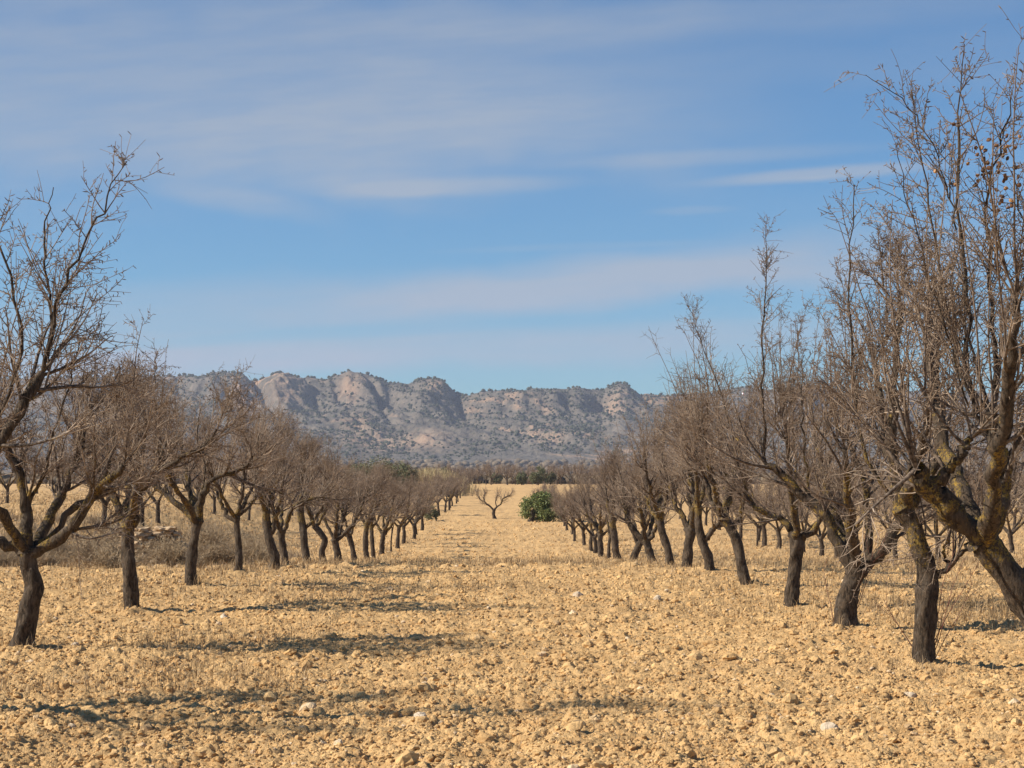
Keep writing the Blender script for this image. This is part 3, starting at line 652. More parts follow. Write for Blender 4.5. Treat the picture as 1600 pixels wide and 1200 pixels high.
# each tree of the two rows beside the lane, from its own place outward: distance, trunk line, limbs
ROW_L = 'almond trees in the row left of the lane'; ROW_R = 'almond trees in the row right of the lane'
SPECS = [
 # left row
 dict(lab='nearest almond tree on the left, long shoots reaching highest into the left sky', d=12.6, t=[(-270, 1140), (-262, 1060), (-275, 980), (-250, 900)], r=(.11, .085), g=ROW_L,
      l=[([(-250, 905), (-170, 840), (-80, 770), (0, 705), (28, 655), (42, 620), (54, 600)], .058, .030, -.1, .2), ([(54, 604), (63, 565), (72, 520), (90, 470), (116, 415), (144, 360), (172, 308), (194, 268)], .024, .006, .2, .1),
         ([(72, 530), (66, 480), (54, 420), (50, 365), (64, 300)], .020, .006, .2, .35), ([(-200, 860), (-80, 745), (0, 672), (30, 610), (42, 560), (32, 490), (8, 400), (-8, 300)], .030, .008, .0, -.2), ([(-250, 900), (-330, 800), (-400, 650)], .06, .02, .2, .6)],
      H=3.4, rad=2.1, q=.55, fine=2, sh=12, dens=.95, extra=2, seed=3),
 dict(lab='almond tree at the left edge, leaning swollen trunk, lichen on its low limbs', d=17.7, t=[(32, 1024), (40, 985), (46, 948), (54, 920), (48, 898), (43, 872)], r=(.105, .088), g=ROW_L, b=[(.62, .12)],
      l=[([(43, 880), (41, 845), (42, 815), (37, 780), (20, 730), (-5, 690)], .062, .03, 0, .1), ([(48, 872), (75, 862), (102, 850), (132, 815), (158, 780), (205, 735)], .058, .026, 0, -.35),
         ([(55, 868), (80, 838), (108, 805), (140, 778), (160, 740), (165, 680)], .036, .016, .03, .3), ([(40, 872), (10, 862), (-30, 850), (-80, 800)], .055, .022, 0, .15), ([(42, 800), (70, 740), (90, 660), (110, 600), (125, 540)], .03, .010, .05, .0)],
      H=2.95, rad=2.0, q=.9, fine=2, sh=16, dens=.95, seed=5),
 dict(lab='second almond tree of the left row, slim trunk split in a V', d=22.9, t=[(205, 967), (206, 930), (202, 893), (200, 858), (199, 832)], r=(.100, .085), g=ROW_L,
      l=[([(197, 840), (188, 820), (178, 790), (163, 762), (140, 722), (110, 690)], .058, .026, 0, .25), ([(202, 838), (210, 815), (218, 780), (236, 757), (252, 735)], .062, .03, 0, -.1),
         ([(240, 750), (268, 735), (296, 722), (325, 706), (345, 680)], .034, .014, -.1, -.3), ([(250, 738), (250, 700), (238, 640), (240, 560)], .026, .009, 0, .2)],
      H=3.0, rad=2.0, q=.9, fine=2, sh=14, dens=1.0, seed=8),
 dict(lab='third almond tree of the left row, straight trunk forking wide beside the stone ruin', d=27.4, t=[(299, 922), (298, 880), (305, 838), (309, 818)], r=(.098, .082), g=ROW_L,
      l=[([(306, 822), (292, 806), (268, 784), (244, 767), (215, 735)], .055, .024, 0, .2), ([(310, 820), (312, 795), (322, 767), (343, 748), (378, 738), (400, 715)], .058, .02, 0, -.2), ([(315, 785), (318, 740), (305, 690), (310, 640)], .03, .010, .0, .25)],
      H=2.95, rad=2.0, q=.955, fine=1, sh=16, seed=11),
 dict(lab='fourth almond tree of the left row, thin straight trunk standing before dry scrub', d=32.0, t=[(371, 894), (373, 858), (371, 822), (369, 802)], r=(.072, .06), g=ROW_L,
      l=[([(368, 806), (354, 800), (342, 775), (330, 745)], .042, .018, 0, .2), ([(370, 804), (374, 785), (379, 765), (384, 720)], .045, .02, 0, -.1), ([(372, 800), (395, 775), (405, 740)], .03, .012, 0, .3)], H=2.85, rad=1.9, q=.95, seed=13),
 dict(lab='fifth almond tree of the left row, trunk leaning right with a kink', d=36.9, t=[(423, 891), (430, 865), (421, 838), (417, 812), (416, 795)], r=(.110, .085), g=ROW_L,
      l=[([(416, 800), (412, 770), (404, 730)], .055, .02, 0, .2), ([(424, 830), (434, 800), (440, 775), (447, 740)], .05, .02, 0, -.3)], H=2.95, rad=1.9, q=.95, seed=17),
 dict(lab='sixth almond tree of the left row, low limb with yellow lichen reaching right', d=39.4, t=[(448, 889), (443, 858), (439, 832)], r=(.085, .075), g=ROW_L,
      l=[([(440, 838), (450, 815), (460, 792), (480, 782), (503, 777)], .05, .022, 0, -.3), ([(438, 836), (430, 808), (424, 780), (425, 740)], .045, .018, 0, .3)], H=2.9, rad=1.9, q=.95, seed=19),
 dict(lab='seventh almond tree of the left row, upright trunk with lichened fork', d=43.5, t=[(481, 885), (477, 850), (472, 815), (469, 795)], r=(.098, .09), g=ROW_L,
      l=[([(470, 800), (466, 770), (470, 730)], .055, .022, 0, .2), ([(477, 826), (495, 806), (505, 788), (512, 750)], .042, .018, 0, -.2)], H=2.85, rad=1.9, q=.95, seed=23),
 dict(lab='eighth almond tree of the left row, trunk bent like an elbow', d=47.5, t=[(508, 887), (503, 864), (507, 846), (492, 828)], r=(.105, .08), g=ROW_L,
      l=[([(494, 832), (484, 810), (478, 785)], .05, .02, 0, .2), ([(493, 830), (504, 812), (512, 795), (520, 760)], .045, .018, 0, -.2)], H=2.95, rad=1.9, q=.95, seed=29),
 dict(lab='ninth almond tree of the left row, short trunk opening into a wide Y', d=51.3, t=[(529, 883), (527, 864), (523, 848)], r=(.115, .10), g=ROW_L,
      l=[([(523, 852), (515, 832), (505, 812), (500, 780)], .05, .02, 0, .2), ([(525, 850), (540, 836), (553, 822), (562, 805), (570, 780)], .06, .025, 0, -.2), ([(530, 845), (534, 815), (533, 780)], .05, .02, .1, .3)], H=2.95, rad=1.95, q=.95, seed=31),
 dict(lab='tenth almond tree of the left row, trunk curving left near its top', d=57, t=[(554, 882), (551, 858), (546, 842)], r=(.10, .08), g=ROW_L, l=[([(547, 846), (532, 828), (520, 800)], .05, .02, 0, .2), ([(546, 845), (556, 815), (566, 785)], .05, .02, 0, -.2)], H=2.95, rad=1.9, q=.95, seed=37),
 dict(lab='eleventh almond tree of the left row, plain dark upright trunk', d=62, t=[(574, 880), (571, 852), (573, 822)], r=(.105, .09), g=ROW_L, l=[([(573, 828), (562, 805), (556, 770)], .055, .02, 0, .2), ([(573, 828), (586, 800), (592, 765)], .055, .02, 0, -.2)], H=3.0, rad=2.0, q=.95, seed=41),
 dict(lab='twelfth almond tree of the left row, slender trunk close behind the eleventh', d=66, t=[(584, 879), (582, 855), (580, 826)], r=(.085, .07), g=ROW_L, l=[([(580, 832), (570, 808), (566, 775)], .05, .02, 0, .2), ([(580, 832), (594, 810), (604, 780)], .045, .02, 0, -.2)], H=3.0, rad=1.9, q=.95, seed=43),
 dict(lab='thirteenth almond tree of the left row, low trunk with three spreading limbs', d=70.6, t=[(596, 880), (597, 860), (599, 842)], r=(.11, .10), g=ROW_L, l=[([(598, 846), (588, 828), (580, 800)], .06, .02, 0, .2), ([(600, 846), (612, 830), (622, 812), (630, 790)], .06, .02, 0, -.2), ([(599, 844), (599, 812), (600, 780)], .05, .02, 0, .3)], H=3.0, rad=2.0, q=.95, seed=47),
 dict(lab='young thin almond sapling in the gap of the left row', d=75.9, t=[(611, 868), (611, 850), (613, 832)], r=(.04, .035), g=ROW_L, l=[([(613, 834), (610, 810), (606, 790)], .025, .01, 0, .1), ([(613, 834), (616, 815), (622, 795)], .025, .01, 0, -.1)], H=2.9, rad=1.1, q=.6, seed=53),
 # right row
 dict(lab='nearest almond tree leaning in at the right edge, old brown almonds high in it', d=12.3, t=[(1700, 1140), (1668, 1060), (1640, 985), (1598, 926), (1566, 886), (1536, 850)], r=(.125, .098), g=ROW_R,
      l=[([(1538, 856), (1516, 833), (1490, 806), (1462, 781), (1436, 756), (1424, 736)], .078, .058, 0, -.15), ([(1462, 783), (1452, 764), (1474, 741), (1490, 722), (1506, 690)], .046, .02, -.1, -.2), ([(1545, 850), (1560, 806), (1574, 768), (1571, 726), (1560, 686), (1556, 650)], .066, .046, 0, .1),
         ([(1556, 660), (1562, 600), (1556, 520), (1555, 450), (1551, 360), (1550, 290), (1585, 150)], .034, .007, .1, .1), ([(1550, 680), (1528, 640), (1518, 560), (1511, 475), (1505, 375), (1502, 250), (1503, 150), (1510, 70)], .030, .005, .1, .05),
         ([(1535, 650), (1500, 560), (1478, 420), (1462, 290), (1448, 200), (1440, 130)], .018, .005, .1, .3), ([(1520, 640), (1470, 500), (1420, 350), (1390, 235)], .014, .004, .1, -.2), ([(1500, 360), (1475, 250), (1430, 160), (1364, 108)], .010, .004, .1, .25),
         ([(1572, 730), (1620, 650), (1650, 520), (1630, 380), (1600, 260)], .04, .008, .1, .3), ([(1600, 930), (1700, 800), (1760, 640)], .06, .02, .1, .5)],
      H=3.95, rad=2.0, q=.36, fine=2, sh=24, dens=.86, extra=2, seed=61, nuts=1),
 dict(lab='thick upright almond tree on the right, a thin bare stub low on its trunk', d=16.0, t=[(1442, 1052), (1444, 1000), (1446, 958), (1448, 920), (1449, 890), (1434, 852), (1425, 822), (1410, 800)], r=(.098, .084), g=ROW_R, b=[(.33, .10), (.52, .14), (1.0, .1)],
      l=[([(1412, 808), (1396, 780), (1370, 745), (1354, 712), (1338, 600), (1332, 475), (1335, 380), (1340, 290)], .062, .007, 0, .15), ([(1410, 806), (1408, 780), (1400, 742), (1392, 717), (1391, 660), (1395, 560), (1400, 470)], .052, .012, 0, -.15),
         ([(1450, 908), (1466, 902), (1484, 886), (1510, 853)], .032, .012, 0, -.1), ([(1415, 806), (1440, 770), (1470, 730), (1480, 650), (1470, 560)], .042, .014, 0, .3), ([(1483, 887), (1474, 870), (1476, 845)], .014, .006, 0, -.1)],
      H=3.7, rad=1.9, q=.50, fine=2, sh=26, dens=.88, seed=67, suckers=1),
 dict(lab='almond tree on the right, broad V fork above a red brown wound', d=19.7, t=[(1318, 990), (1322, 950), (1332, 912), (1340, 892)], r=(.125, .105), g=ROW_R, b=[(.95, .12)],
      l=[([(1336, 898), (1322, 875), (1308, 850), (1292, 812), (1270, 792), (1242, 767), (1222, 742), (1200, 732)], .072, .036, 0, .15), ([(1200, 736), (1195, 640), (1195, 525), (1200, 420), (1198, 370)], .026, .007, .15, .1),
         ([(1344, 896), (1362, 880), (1378, 868), (1390, 838), (1410, 812), (1425, 780)], .070, .04, 0, -.1), ([(1352, 884), (1360, 850), (1358, 800), (1355, 760), (1330, 690)], .046, .018, .05, .2), ([(1352, 884), (1340, 862), (1332, 835)], .022, .012, .1, .3), ([(1270, 792), (1262, 730), (1255, 640), (1258, 560)], .024, .008, .1, .1)],
      H=4.1, rad=2.1, q=.52, fine=2, sh=26, dens=.88, seed=71, suckers=1),
 dict(lab='almond tree on the right with a plain straight trunk, dark hollow at its fork', d=23.3, t=[(1234, 945), (1238, 902), (1243, 862), (1246, 833)], r=(.095, .082), g=ROW_R,
      l=[([(1244, 838), (1234, 820), (1225, 806), (1200, 798), (1178, 780)], .05, .022, 0, .2), ([(1248, 838), (1262, 826), (1275, 812), (1286, 780)], .045, .02, 0, -.2), ([(1246, 836), (1248, 780), (1245, 700), (1240, 600)], .04, .010, 0, .3), ([(1180, 780), (1150, 700), (1135, 625), (1105, 550), (1075, 468)], .022, .005, .2, .1)],
      H=4.0, rad=2.0, q=.62, fine=2, sh=26, dens=.9, seed=73),
 dict(lab='almond tree on the right with a long trunk leaning left, yellow lichen down one side', d=27.4, t=[(1171, 922), (1160, 888), (1155, 858), (1144, 833), (1130, 812)], r=(.088, .075), g=ROW_R,
      l=[([(1132, 816), (1114, 790), (1107, 764), (1090, 720)], .052, .02, 0, .2), ([(1144, 834), (1156, 806), (1161, 780), (1165, 730)], .036, .014, 0, -.2), ([(1132, 816), (1136, 770), (1130, 700)], .036, .012, 0, .2)],
      H=3.8, rad=2.0, q=.9, fine=1, sh=22, seed=79),
 dict(lab='almond tree on the right with an S-shaped trunk and a low side limb rising right', d=33, t=[(1109, 910), (1107, 880), (1098, 857), (1092, 833), (1091, 805)], r=(.10, .07), g=ROW_R,
      l=[([(1101, 858), (1112, 842), (1122, 830), (1132, 812)], .055, .022, 0, -.2), ([(1091, 810), (1082, 780), (1076, 740)], .045, .018, 0, .2), ([(1091, 808), (1100, 775), (1104, 730)], .045, .018, 0, .1)], H=3.7, rad=1.95, q=.9, sh=26, seed=83),
 dict(lab='almond tree on the right with a black stump-like knee and one limb going left', d=36.3, t=[(1072, 907), (1075, 878), (1078, 855), (1080, 842)], r=(.105, .10), g=ROW_R, b=[(.97, .2)],
      l=[([(1078, 846), (1066, 820), (1054, 800), (1046, 770)], .065, .025, 0, .2), ([(1080, 846), (1090, 815), (1094, 780)], .04, .015, 0, -.2)], H=3.6, rad=1.9, q=.9, sh=26, seed=89),
 dict(lab='almond tree on the right, crooked trunk bending left halfway', d=40, t=[(1048, 901), (1045, 870), (1037, 846), (1029, 818)], r=(.10, .085), g=ROW_R, l=[([(1030, 824), (1018, 808), (1010, 785)], .05, .02, 0, .2), ([(1030, 822), (1038, 800), (1044, 770)], .05, .02, 0, -.2)], H=3.6, rad=1.9, q=.9, sh=22, seed=97),
 dict(lab='almond tree on the right, thick low limb sweeping left like an arm', d=45, t=[(1022, 898), (1014, 872), (1009, 860)], r=(.115, .10), g=ROW_R, l=[([(1010, 864), (998, 852), (984, 835), (978, 812), (975, 780)], .08, .03, 0, .2), ([(1010, 864), (1020, 850), (1026, 825), (1024, 800)], .055, .02, 0, -.2), ([(1008, 862), (1008, 830), (1012, 800)], .03, .012, .1, .3)], H=3.6, rad=2.0, q=.9, sh=22, seed=101),
 dict(lab='almond tree on the right whose short trunk leans right behind the arm-like limb', d=51, t=[(986, 891), (992, 876), (999, 862)], r=(.11, .09), g=ROW_R, l=[([(998, 866), (1004, 842), (1004, 810)], .05, .02, 0, -.2), ([(998, 866), (988, 842), (982, 810)], .05, .02, 0, .2)], H=3.6, rad=1.9, q=.9, sh=22, seed=103),
 dict(lab='almond tree on the right with a stout dark trunk leaning slightly left', d=58.7, t=[(967, 888), (962, 864), (959, 842), (957, 822)], r=(.13, .11), g=ROW_R, l=[([(957, 826), (950, 802), (946, 770)], .06, .022, 0, .2), ([(958, 828), (970, 806), (974, 775)], .055, .02, 0, -.2)], H=3.7, rad=2.0, q=.9, sh=16, seed=107),
 dict(lab='thin-trunked almond tree close left of the stout dark trunk on the right', d=63, t=[(952, 885), (951, 865), (954, 845)], r=(.065, .055), g=ROW_R, l=[([(953, 848), (948, 820), (944, 790)], .04, .015, 0, .2), ([(954, 848), (960, 820), (962, 790)], .04, .015, 0, -.2)], H=3.5, rad=1.8, q=.8, sh=14, seed=109),
 dict(lab='almond tree on the right, straight grey trunk under a yellow-lichened limb', d=68, t=[(940, 873), (938, 850), (938, 832)], r=(.12, .11), g=ROW_R, l=[([(938, 838), (928, 820), (918, 805), (912, 780)], .06, .022, 0, .2), ([(939, 838), (952, 826), (960, 805)], .05, .02, 0, -.2)], H=3.8, rad=2.0, q=.9, sh=16, seed=113),
]
almond_parent = None
for S_ in SPECS:
    BASE = S_['t'][0]; d = S_['d']; x = (BASE[0] - CX) * d / F
    if S_['lab'].startswith('nearest'): pass
    tr = to_local(S_['t'], d, 0, 0); rr = random.Random(S_['seed'])
    lim = [(to_local(p, d, a, b), r0, r1) for p, r0, r1, a, b in S_['l']]
    if d < 15:                                                      # keep limb shapes although the foot was moved
        x0 = (BASE[0] - CX) * d / F; x = x0
    root = make_tree(S_['lab'], x, d, tr, S_['r'], lim, S_['H'], S_['rad'], S_['q'], S_.get('fine', 1), 1.0 if d < 30 else 1.15, S_.get('sh', 12), S_.get('dens', 1.0), S_['seed'], S_['g'], S_.get('extra', 2), S_.get('b', ()))
    if S_.get('suckers'):                                           # thin reddish suckers from the foot
        rg = np.random.default_rng(S_['seed']); n = 7; st = np.zeros((n, 3)); st[:, 0] = rg.choice([-.09, .09, .1], n); st[:, 2] = rg.uniform(.02, .5, n)
        dv = nrm(np.stack([np.sign(st[:, 0]) * rg.uniform(.1, .5, n), rg.uniform(-.3, .3, n), np.ones(n)], 1)); P = grow(rg, st, dv, rg.uniform(.4, 1.0, n), 8, .07, .0)
        a = Acc(); a.add(*tubes(P, taper(np.full(n, .0040), np.full(n, .0016), 8), 4)); s2, d2, p2, _ = sprout(rg, P, taper(np.full(n, .004), np.full(n, .0016), 8), 3, .3, 1, .8, .5, .1)
        a.add(*tubes(grow(rg, s2, d2, rg.uniform(.08, .3, len(s2)), 4, .1, 0), taper(np.full(len(s2), .0022), np.full(len(s2), .0012), 4), 3))
        o = link('sucker', a.mesh('sucker', plain_material('sucker_bark', (.16, .06, .045), (.25, .12, .085), 12) if 'sucker_bark' not in bpy.data.materials else bpy.data.materials['sucker_bark']), root)
    if S_.get('nuts'):
        rg = np.random.default_rng(5); hk = [rock_mesh('almond', .017, 300 + k, M_HUSK if k < 3 else M_KERNEL, .75, 2) for k in range(5)]
        for k in range(58):
            px = rg.normal(1560, 26); py = rg.normal(270, 34)
            if rg.random() < .12: px, py = rg.normal(1500, 30), rg.normal(240, 40)
            o = link('almond', hk[int(rg.choice([0, 1, 2, 3, 4], p=[.26, .26, .26, .12, .10]))], root, loc=((px - BASE[0]) * d / F, .1 + rg.normal(0, .12), (BASE[1] - py) * d / F)); o.rotation_euler = (rg.uniform(0, 3), rg.uniform(0, 3), rg.uniform(0, 6))
            o.scale = (1, .8, 1.25)

# ---- farther trees: a handful of full trees, then copies with their parts
def generic(seed, x, y, label, group, H=3.5, rad=1.9, low=True, q=1.0, sh=11, dens=1.0, thick=1.2):
    rg = random.Random(seed); lx = rg.uniform(-.12, .12); fh = rg.uniform(.65, .95); a0 = rg.uniform(0, 6.28)
    trunk = [(0, 0, 0), (lx * .5 + rg.uniform(-.05, .05), rg.uniform(-.05, .05), fh * .5), (lx, rg.uniform(-.06, .06), fh)]
    lim = []
    for k in range(rg.choice([3, 4, 4])):
        a = a0 + k * 6.283 / 3.6 + rg.uniform(-.3, .3); c, s = math.cos(a), math.sin(a); r = rg.uniform(.8, 1.15) * rad / 1.9
        lim.append(([(lx, 0, fh - .05), (lx + c * .3 * r, s * .3 * r, fh + .25), (lx + c * .65 * r, s * .65 * r, fh + .5 + rg.uniform(0, .2)), (lx + c * .95 * r, s * .95 * r, fh + 1.05 + rg.uniform(0, .35))], .055, .018))
    return make_tree(label, x, y, trunk, (.10, .085), lim, H, rad, q, 0 if low else 1, thick, sh, dens, seed, group, 0)
def dup(root, x, y, rz, sc_, label, group):
    r = root.copy(); COL.objects.link(r); r.location = (x, y, float(base_z(x, y))); r.rotation_euler = (0, 0, rz); r.scale = (sc_,) * 3
    tag(r, label, 'tree', group)
    for ch in list(root.children):
        c = ch.copy(); COL.objects.link(c); c.parent = r
    return r
protos = []
rg = random.Random(99)
def place(x, y, label, group, sc_=None):
    sc_ = sc_ or rg.uniform(.82, 1.12)
    if len(protos) < 9:
        t = generic(500 + len(protos), x, y, label, group, H=[3.5, 3.1, 3.8, 3.3, 3.6, 2.9, 3.7, 3.4, 3.9][len(protos)], rad=[1.9, 1.6, 1.8, 2.1, 1.7, 1.7, 2.0, 1.5, 1.9][len(protos)], q=[1, .7, .9, 1.1, .6, .9, .8, .95, .7][len(protos)]); protos.append(t); return t
    return dup(rg.choice(protos), x, y, rg.uniform(0, 6.28), sc_, label, group)
ORD = ['first', 'second', 'third', 'fourth', 'fifth', 'sixth', 'seventh', 'eighth', 'ninth', 'tenth', 'eleventh', 'twelfth', 'thirteenth', 'fourteenth', 'fifteenth', 'sixteenth', 'seventeenth', 'eighteenth', 'nineteenth', 'twentieth',
       'twenty-first', 'twenty-second', 'twenty-third', 'twenty-fourth', 'twenty-fifth']
for i, y in enumerate([81, 86.7, 93.4, 98.9, 104.5, 132, 145, 153, 161, 170, 179, 188, 199, 212, 226]):
    place(-4.45 + rg.uniform(-.15, .15), y, 'bare almond tree, %s beyond the thin sapling in the left row' % ORD[i], ROW_L, sc_=rg.uniform(.86, .98) if y < 120 else rg.uniform(.70, .82))
for i, y in enumerate([73, 77.5, 84, 91.7, 97.6, 105, 112]):
    place(3.48 + rg.uniform(-.15, .15), y, 'bare almond tree, %s behind the straight grey trunk in the right row' % ORD[i], ROW_R, sc_=rg.uniform(.92, 1.02) if y < 90 else rg.uniform(.72, .80))
for i, y in enumerate([149, 161, 176, 190]):
    place(3.0 + .5 * i, y, 'small bare almond tree beyond the green bush, %s from it' % ORD[i], ROW_R, sc_=.66)
for i, y in enumerate([45.5, 51, 57, 61.5, 66, 70.5, 75, 79.5, 84, 88, 93, 98, 104, 111, 118, 126]):
    place(11.5 + rg.uniform(-.25, .25), y, 'bare almond tree, %s from the front in the second row right of the lane' % ORD[i], 'almond trees in the second row to the right')
for i, y in enumerate([68, 74, 79, 85, 91, 97, 104, 111, 119, 128]):
    place(19.5 + rg.uniform(-.3, .3), y, 'bare almond tree, %s from the front in the third row right of the lane' % ORD[i], 'almond trees in the third row to the right')
for i, y in enumerate([97, 104, 112, 120, 130, 140, 152]):
    place(27.6 + rg.uniform(-.3, .3), y, 'bare almond tree, %s from the front in the fourth row right of the lane' % ORD[i], 'almond trees in the fourth row to the right')
for i, y in enumerate([62, 68, 75, 82, 90, 99, 109, 120]):
    place(-13.2 + rg.uniform(-.4, .4), y, 'bare almond tree, %s from the front in the row behind the dry scrub' % ORD[i], 'almond trees behind the dry scrub on the left')
for i, y in enumerate([84, 93, 103, 114, 126, 140]):
    place(-21.5 + rg.uniform(-.4, .4), y, 'bare almond tree, %s from the front in the outermost row on the left' % ORD[i], 'almond trees behind the dry scrub on the left')
for i, y in enumerate([112, 121, 131, 142, 155, 170]):
    place(35.8 + rg.uniform(-.4, .4), y, 'bare almond tree, %s from the front in the fifth row right of the lane' % ORD[i], 'almond trees in the fifth row to the right')
for i, y in enumerate([130, 141, 153, 167, 182]):
    place(44.0 + rg.uniform(-.4, .4), y, 'bare almond tree, %s from the front in the sixth row right of the lane' % ORD[i], 'almond trees in the sixth row to the right')
for i in range(34):
    y = 95 + 4.6 * i + rg.uniform(-2, 2); x = -11 - rg.random() * (y * .27 - 14) if i % 3 else -9.5 - rg.random() * 6
    place(x, y, 'small bare tree scattered beyond the rows on the left', 'scattered bare trees beyond the left rows')
# reddish saplings between the rows on the right
for x, y, lab in ((10.9, 82.6, 'slim reddish sapling standing alone in the second row right of the lane'), (11.6, 86.0, 'young forked sapling just left of the slim reddish one')):
    make_tree(lab, x, y, [(0, 0, 0), (.02, 0, .5), (0, 0, .95)], (.05, .04), [([(0, 0, .9), (-.2, 0, 1.2), (-.35, .1, 1.6)], .025, .01), ([(0, 0, .9), (.2, 0, 1.25), (.3, -.1, 1.7)], .025, .01)], 2.3, .8, .6, 0, 1.2, 5, .8, int(y * 10), None, 0)
# small open tree alone in the lane
tl = make_tree('small bare almond tree standing alone in the middle of the lane', -.58, 125, [(0, 0, 0), (-.08, 0, .35), (-.05, 0, .58)], (.13, .10),
          [([(-.05, 0, .52), (-.28, 0, .80), (-.58, 0, 1.02), (-.72, .1, 1.30), (-.66, .1, 1.55)], .080, .024), ([(-.60, .0, 1.05), (-.95, .1, 1.25), (-1.15, .1, 1.6)], .035, .012), ([(-.05, 0, .52), (.12, 0, .78), (.42, 0, .98), (.50, 0, 1.28), (.88, -.1, 1.50), (1.05, -.1, 1.62)], .080, .024), ([(.12, 0, .8), (.05, .2, 1.15), (.22, .2, 1.6)], .045, .016)],
          2.0, 1.25, 1.1, 0, 1.1, 4, .8, 901, None, 0)
# bare trees closing the far end of the field
k = 0
for y0, xs in ((286, range(-18, 19)), (300, range(-18, 19)), (318, range(-18, 19))):
    for i in xs:
        x = i * 2.2 + rg.uniform(-.8, .8); y = y0 + rg.uniform(-8, 8)
        if abs(x) > 42: continue
        t = dup(rg.choice(protos), x, y, rg.uniform(0, 6.28), rg.uniform(.85, 1.15), 'small reddish brown bare tree in the hedge closing the far end', 'bare trees along the far end of the field')

# ------------------------------------------------------------------ leafy plants
def leaves(rng, blobs, n, size, mat, name, parent=None, loc=(0, 0, 0)):
    """leaf faces gathered in clumps inside several ellipsoids"""
    C = []; 
    for (cx, cy, cz, rx, ry, rz) in blobs:
        m = int(n / len(blobs)); nc = max(8, m // 45); v = nrm(rng.normal(0, 1, (nc, 3))) * rng.uniform(.35, 1.0, (nc, 1)) ** .5
        c = v * [rx, ry, rz] + [cx, cy, cz]; i = rng.integers(0, nc, m); C.append(c[i] + rng.normal(0, 1, (m, 3)) * np.array([rx, ry, rz]) * .13)
    C = np.concatenate(C); m = len(C); a = nrm(rng.normal(0, 1, (m, 3))); b = nrm(np.cross(a, rng.normal(0, 1, (m, 3)))); L = size * rng.uniform(.6, 1.3, (m, 1))
    V = np.stack([C - a * L, C + b * L * .38, C + a * L, C - b * L * .38], 1).reshape(-1, 3); Q = np.arange(m * 4).reshape(-1, 4)
    return link(name, mesh_from(name, V, Q, attrs={'tone': np.repeat(rng.random(m), 4)}, mats=(mat,), smooth=False), parent, loc)
def green_plant(name, cat, label, x, y, blobs, n, size, mat, seed, trunk=None, group=None):
    rng = np.random.default_rng(seed); r = bpy.data.objects.new(name, None); COL.objects.link(r); r.location = (x, y, float(base_z(x, y))); tag(r, label, cat, group)
    leaves(rng, blobs, n, size, mat, 'crown', r)
    if trunk is None: trunk = [((0, 0, -.1), (blobs[0][0] * .5, 0, blobs[0][2]), .06)]
    a = Acc()
    for p, q, rad in trunk:
        P = spline([p, tuple((np.array(p) + q) / 2 + [.03, 0, 0]), q], 6); a.add(*tubes(P[None], np.linspace(rad, rad * .5, 6)[None], 7, .2))
    link('trunk', a.mesh('trunk', M_BARK), r); return r
gb = green_plant('green_bush', 'bush', 'round leafy green bush at the right side of the lane, near its far end', 2.45, 119, [(0, 0, .80, 1.15, .9, .82), (-.45, .1, .80, .72, .7, .72), (.55, -.1, .75, .72, .7, .70), (.05, 0, 1.22, .72, .6, .5)], 9000, .07, M_GREEN, 1,
            [((-.7, -.2, -.1), (-.5, 0, .7), .2), ((.2, 0, -.1), (.2, 0, .8), .07)])
gb.scale = (1.2, 1.2, 1.12)
green_plant('green_bush', 'bush', 'low green bush tucked behind the left row near its far end', -4.75, 121, [(0, 0, .55, .55, .5, .5), (.3, 0, .4, .35, .35, .35)], 2600, .06, M_OLIVE, 2)
for i, (px, py, y, wd, lab) in enumerate([(590, 714, 150, 3.2, 'grey green olive tree rising behind the left row'), (560, 722, 142, 2.4, 'smaller olive tree at the left of the taller olive behind the left row'),
                                      (628, 722, 170, 2.2, 'olive tree between the tall olive and the yellow reeds')]):
    x = (px - CX) * y / F; zt = (CY - py) * y / F + EYE - float(base_z(x, y))
    green_plant('olive_tree', 'tree', lab, x, y, [(0, 0, zt * .62, wd * .5, wd * .5, zt * .36), (-wd * .3, 0, zt * .55, wd * .35, wd * .4, zt * .3), (wd * .32, 0, zt * .58, wd * .33, wd * .4, zt * .32)], 9000, .09, M_OLIVE, 10 + i, [((0, 0, -.1), (0, 0, zt * .6), .13)])
for i, (px, y, wd, ht, mat, lab) in enumerate([(841, 270, 2.0, 2.7, M_OLIVE, 'dark green round tree at the far end, right of the lane'), (815, 280, 1.3, 2.2, M_OLIVE, 'olive green bush left of the dark green round tree at the far end'),
                                       (860, 285, 1.4, 2.1, M_OLIVE, 'olive green bush right of the dark green round tree at the far end'), (697, 300, 1.6, 2.9, M_OLIVE, 'small green tree standing above the far hedge, left of the lane'), (775, 330, 1.6, 2.2, M_OLIVE, 'dull green bush in the far hedge straight beyond the lane'),
                                       (1330, 180, 3.0, 3.6, M_OLIVE, 'green tree far behind the right rows')]):
    x = (px - CX) * y / F
    green_plant('green_tree', 'tree', lab, x, y, [(0, 0, ht * .55, wd * .5, wd * .5, ht * .42), (wd * .3, 0, ht * .45, wd * .35, wd * .35, ht * .35), (-wd * .3, 0, ht * .4, wd * .3, wd * .35, ht * .3)], 5000, .10, mat, 30 + i, [((0, 0, -.1), (0, 0, ht * .5), .12)])
# reeds
def reeds():
    n = 5200; y = rs.uniform(205, 232, n); x = -8.6 + rs.normal(0, 2.0, n) + (y - 215) * .0; h = rs.uniform(1.6, 2.9, n) * np.exp(-((x + 8.6) / 6) ** 2)
    o = blades('reeds', x, y, h, M_REED, 'stand of pale yellow reeds behind the far left row', w=.012, lean=.35); return o
reeds()
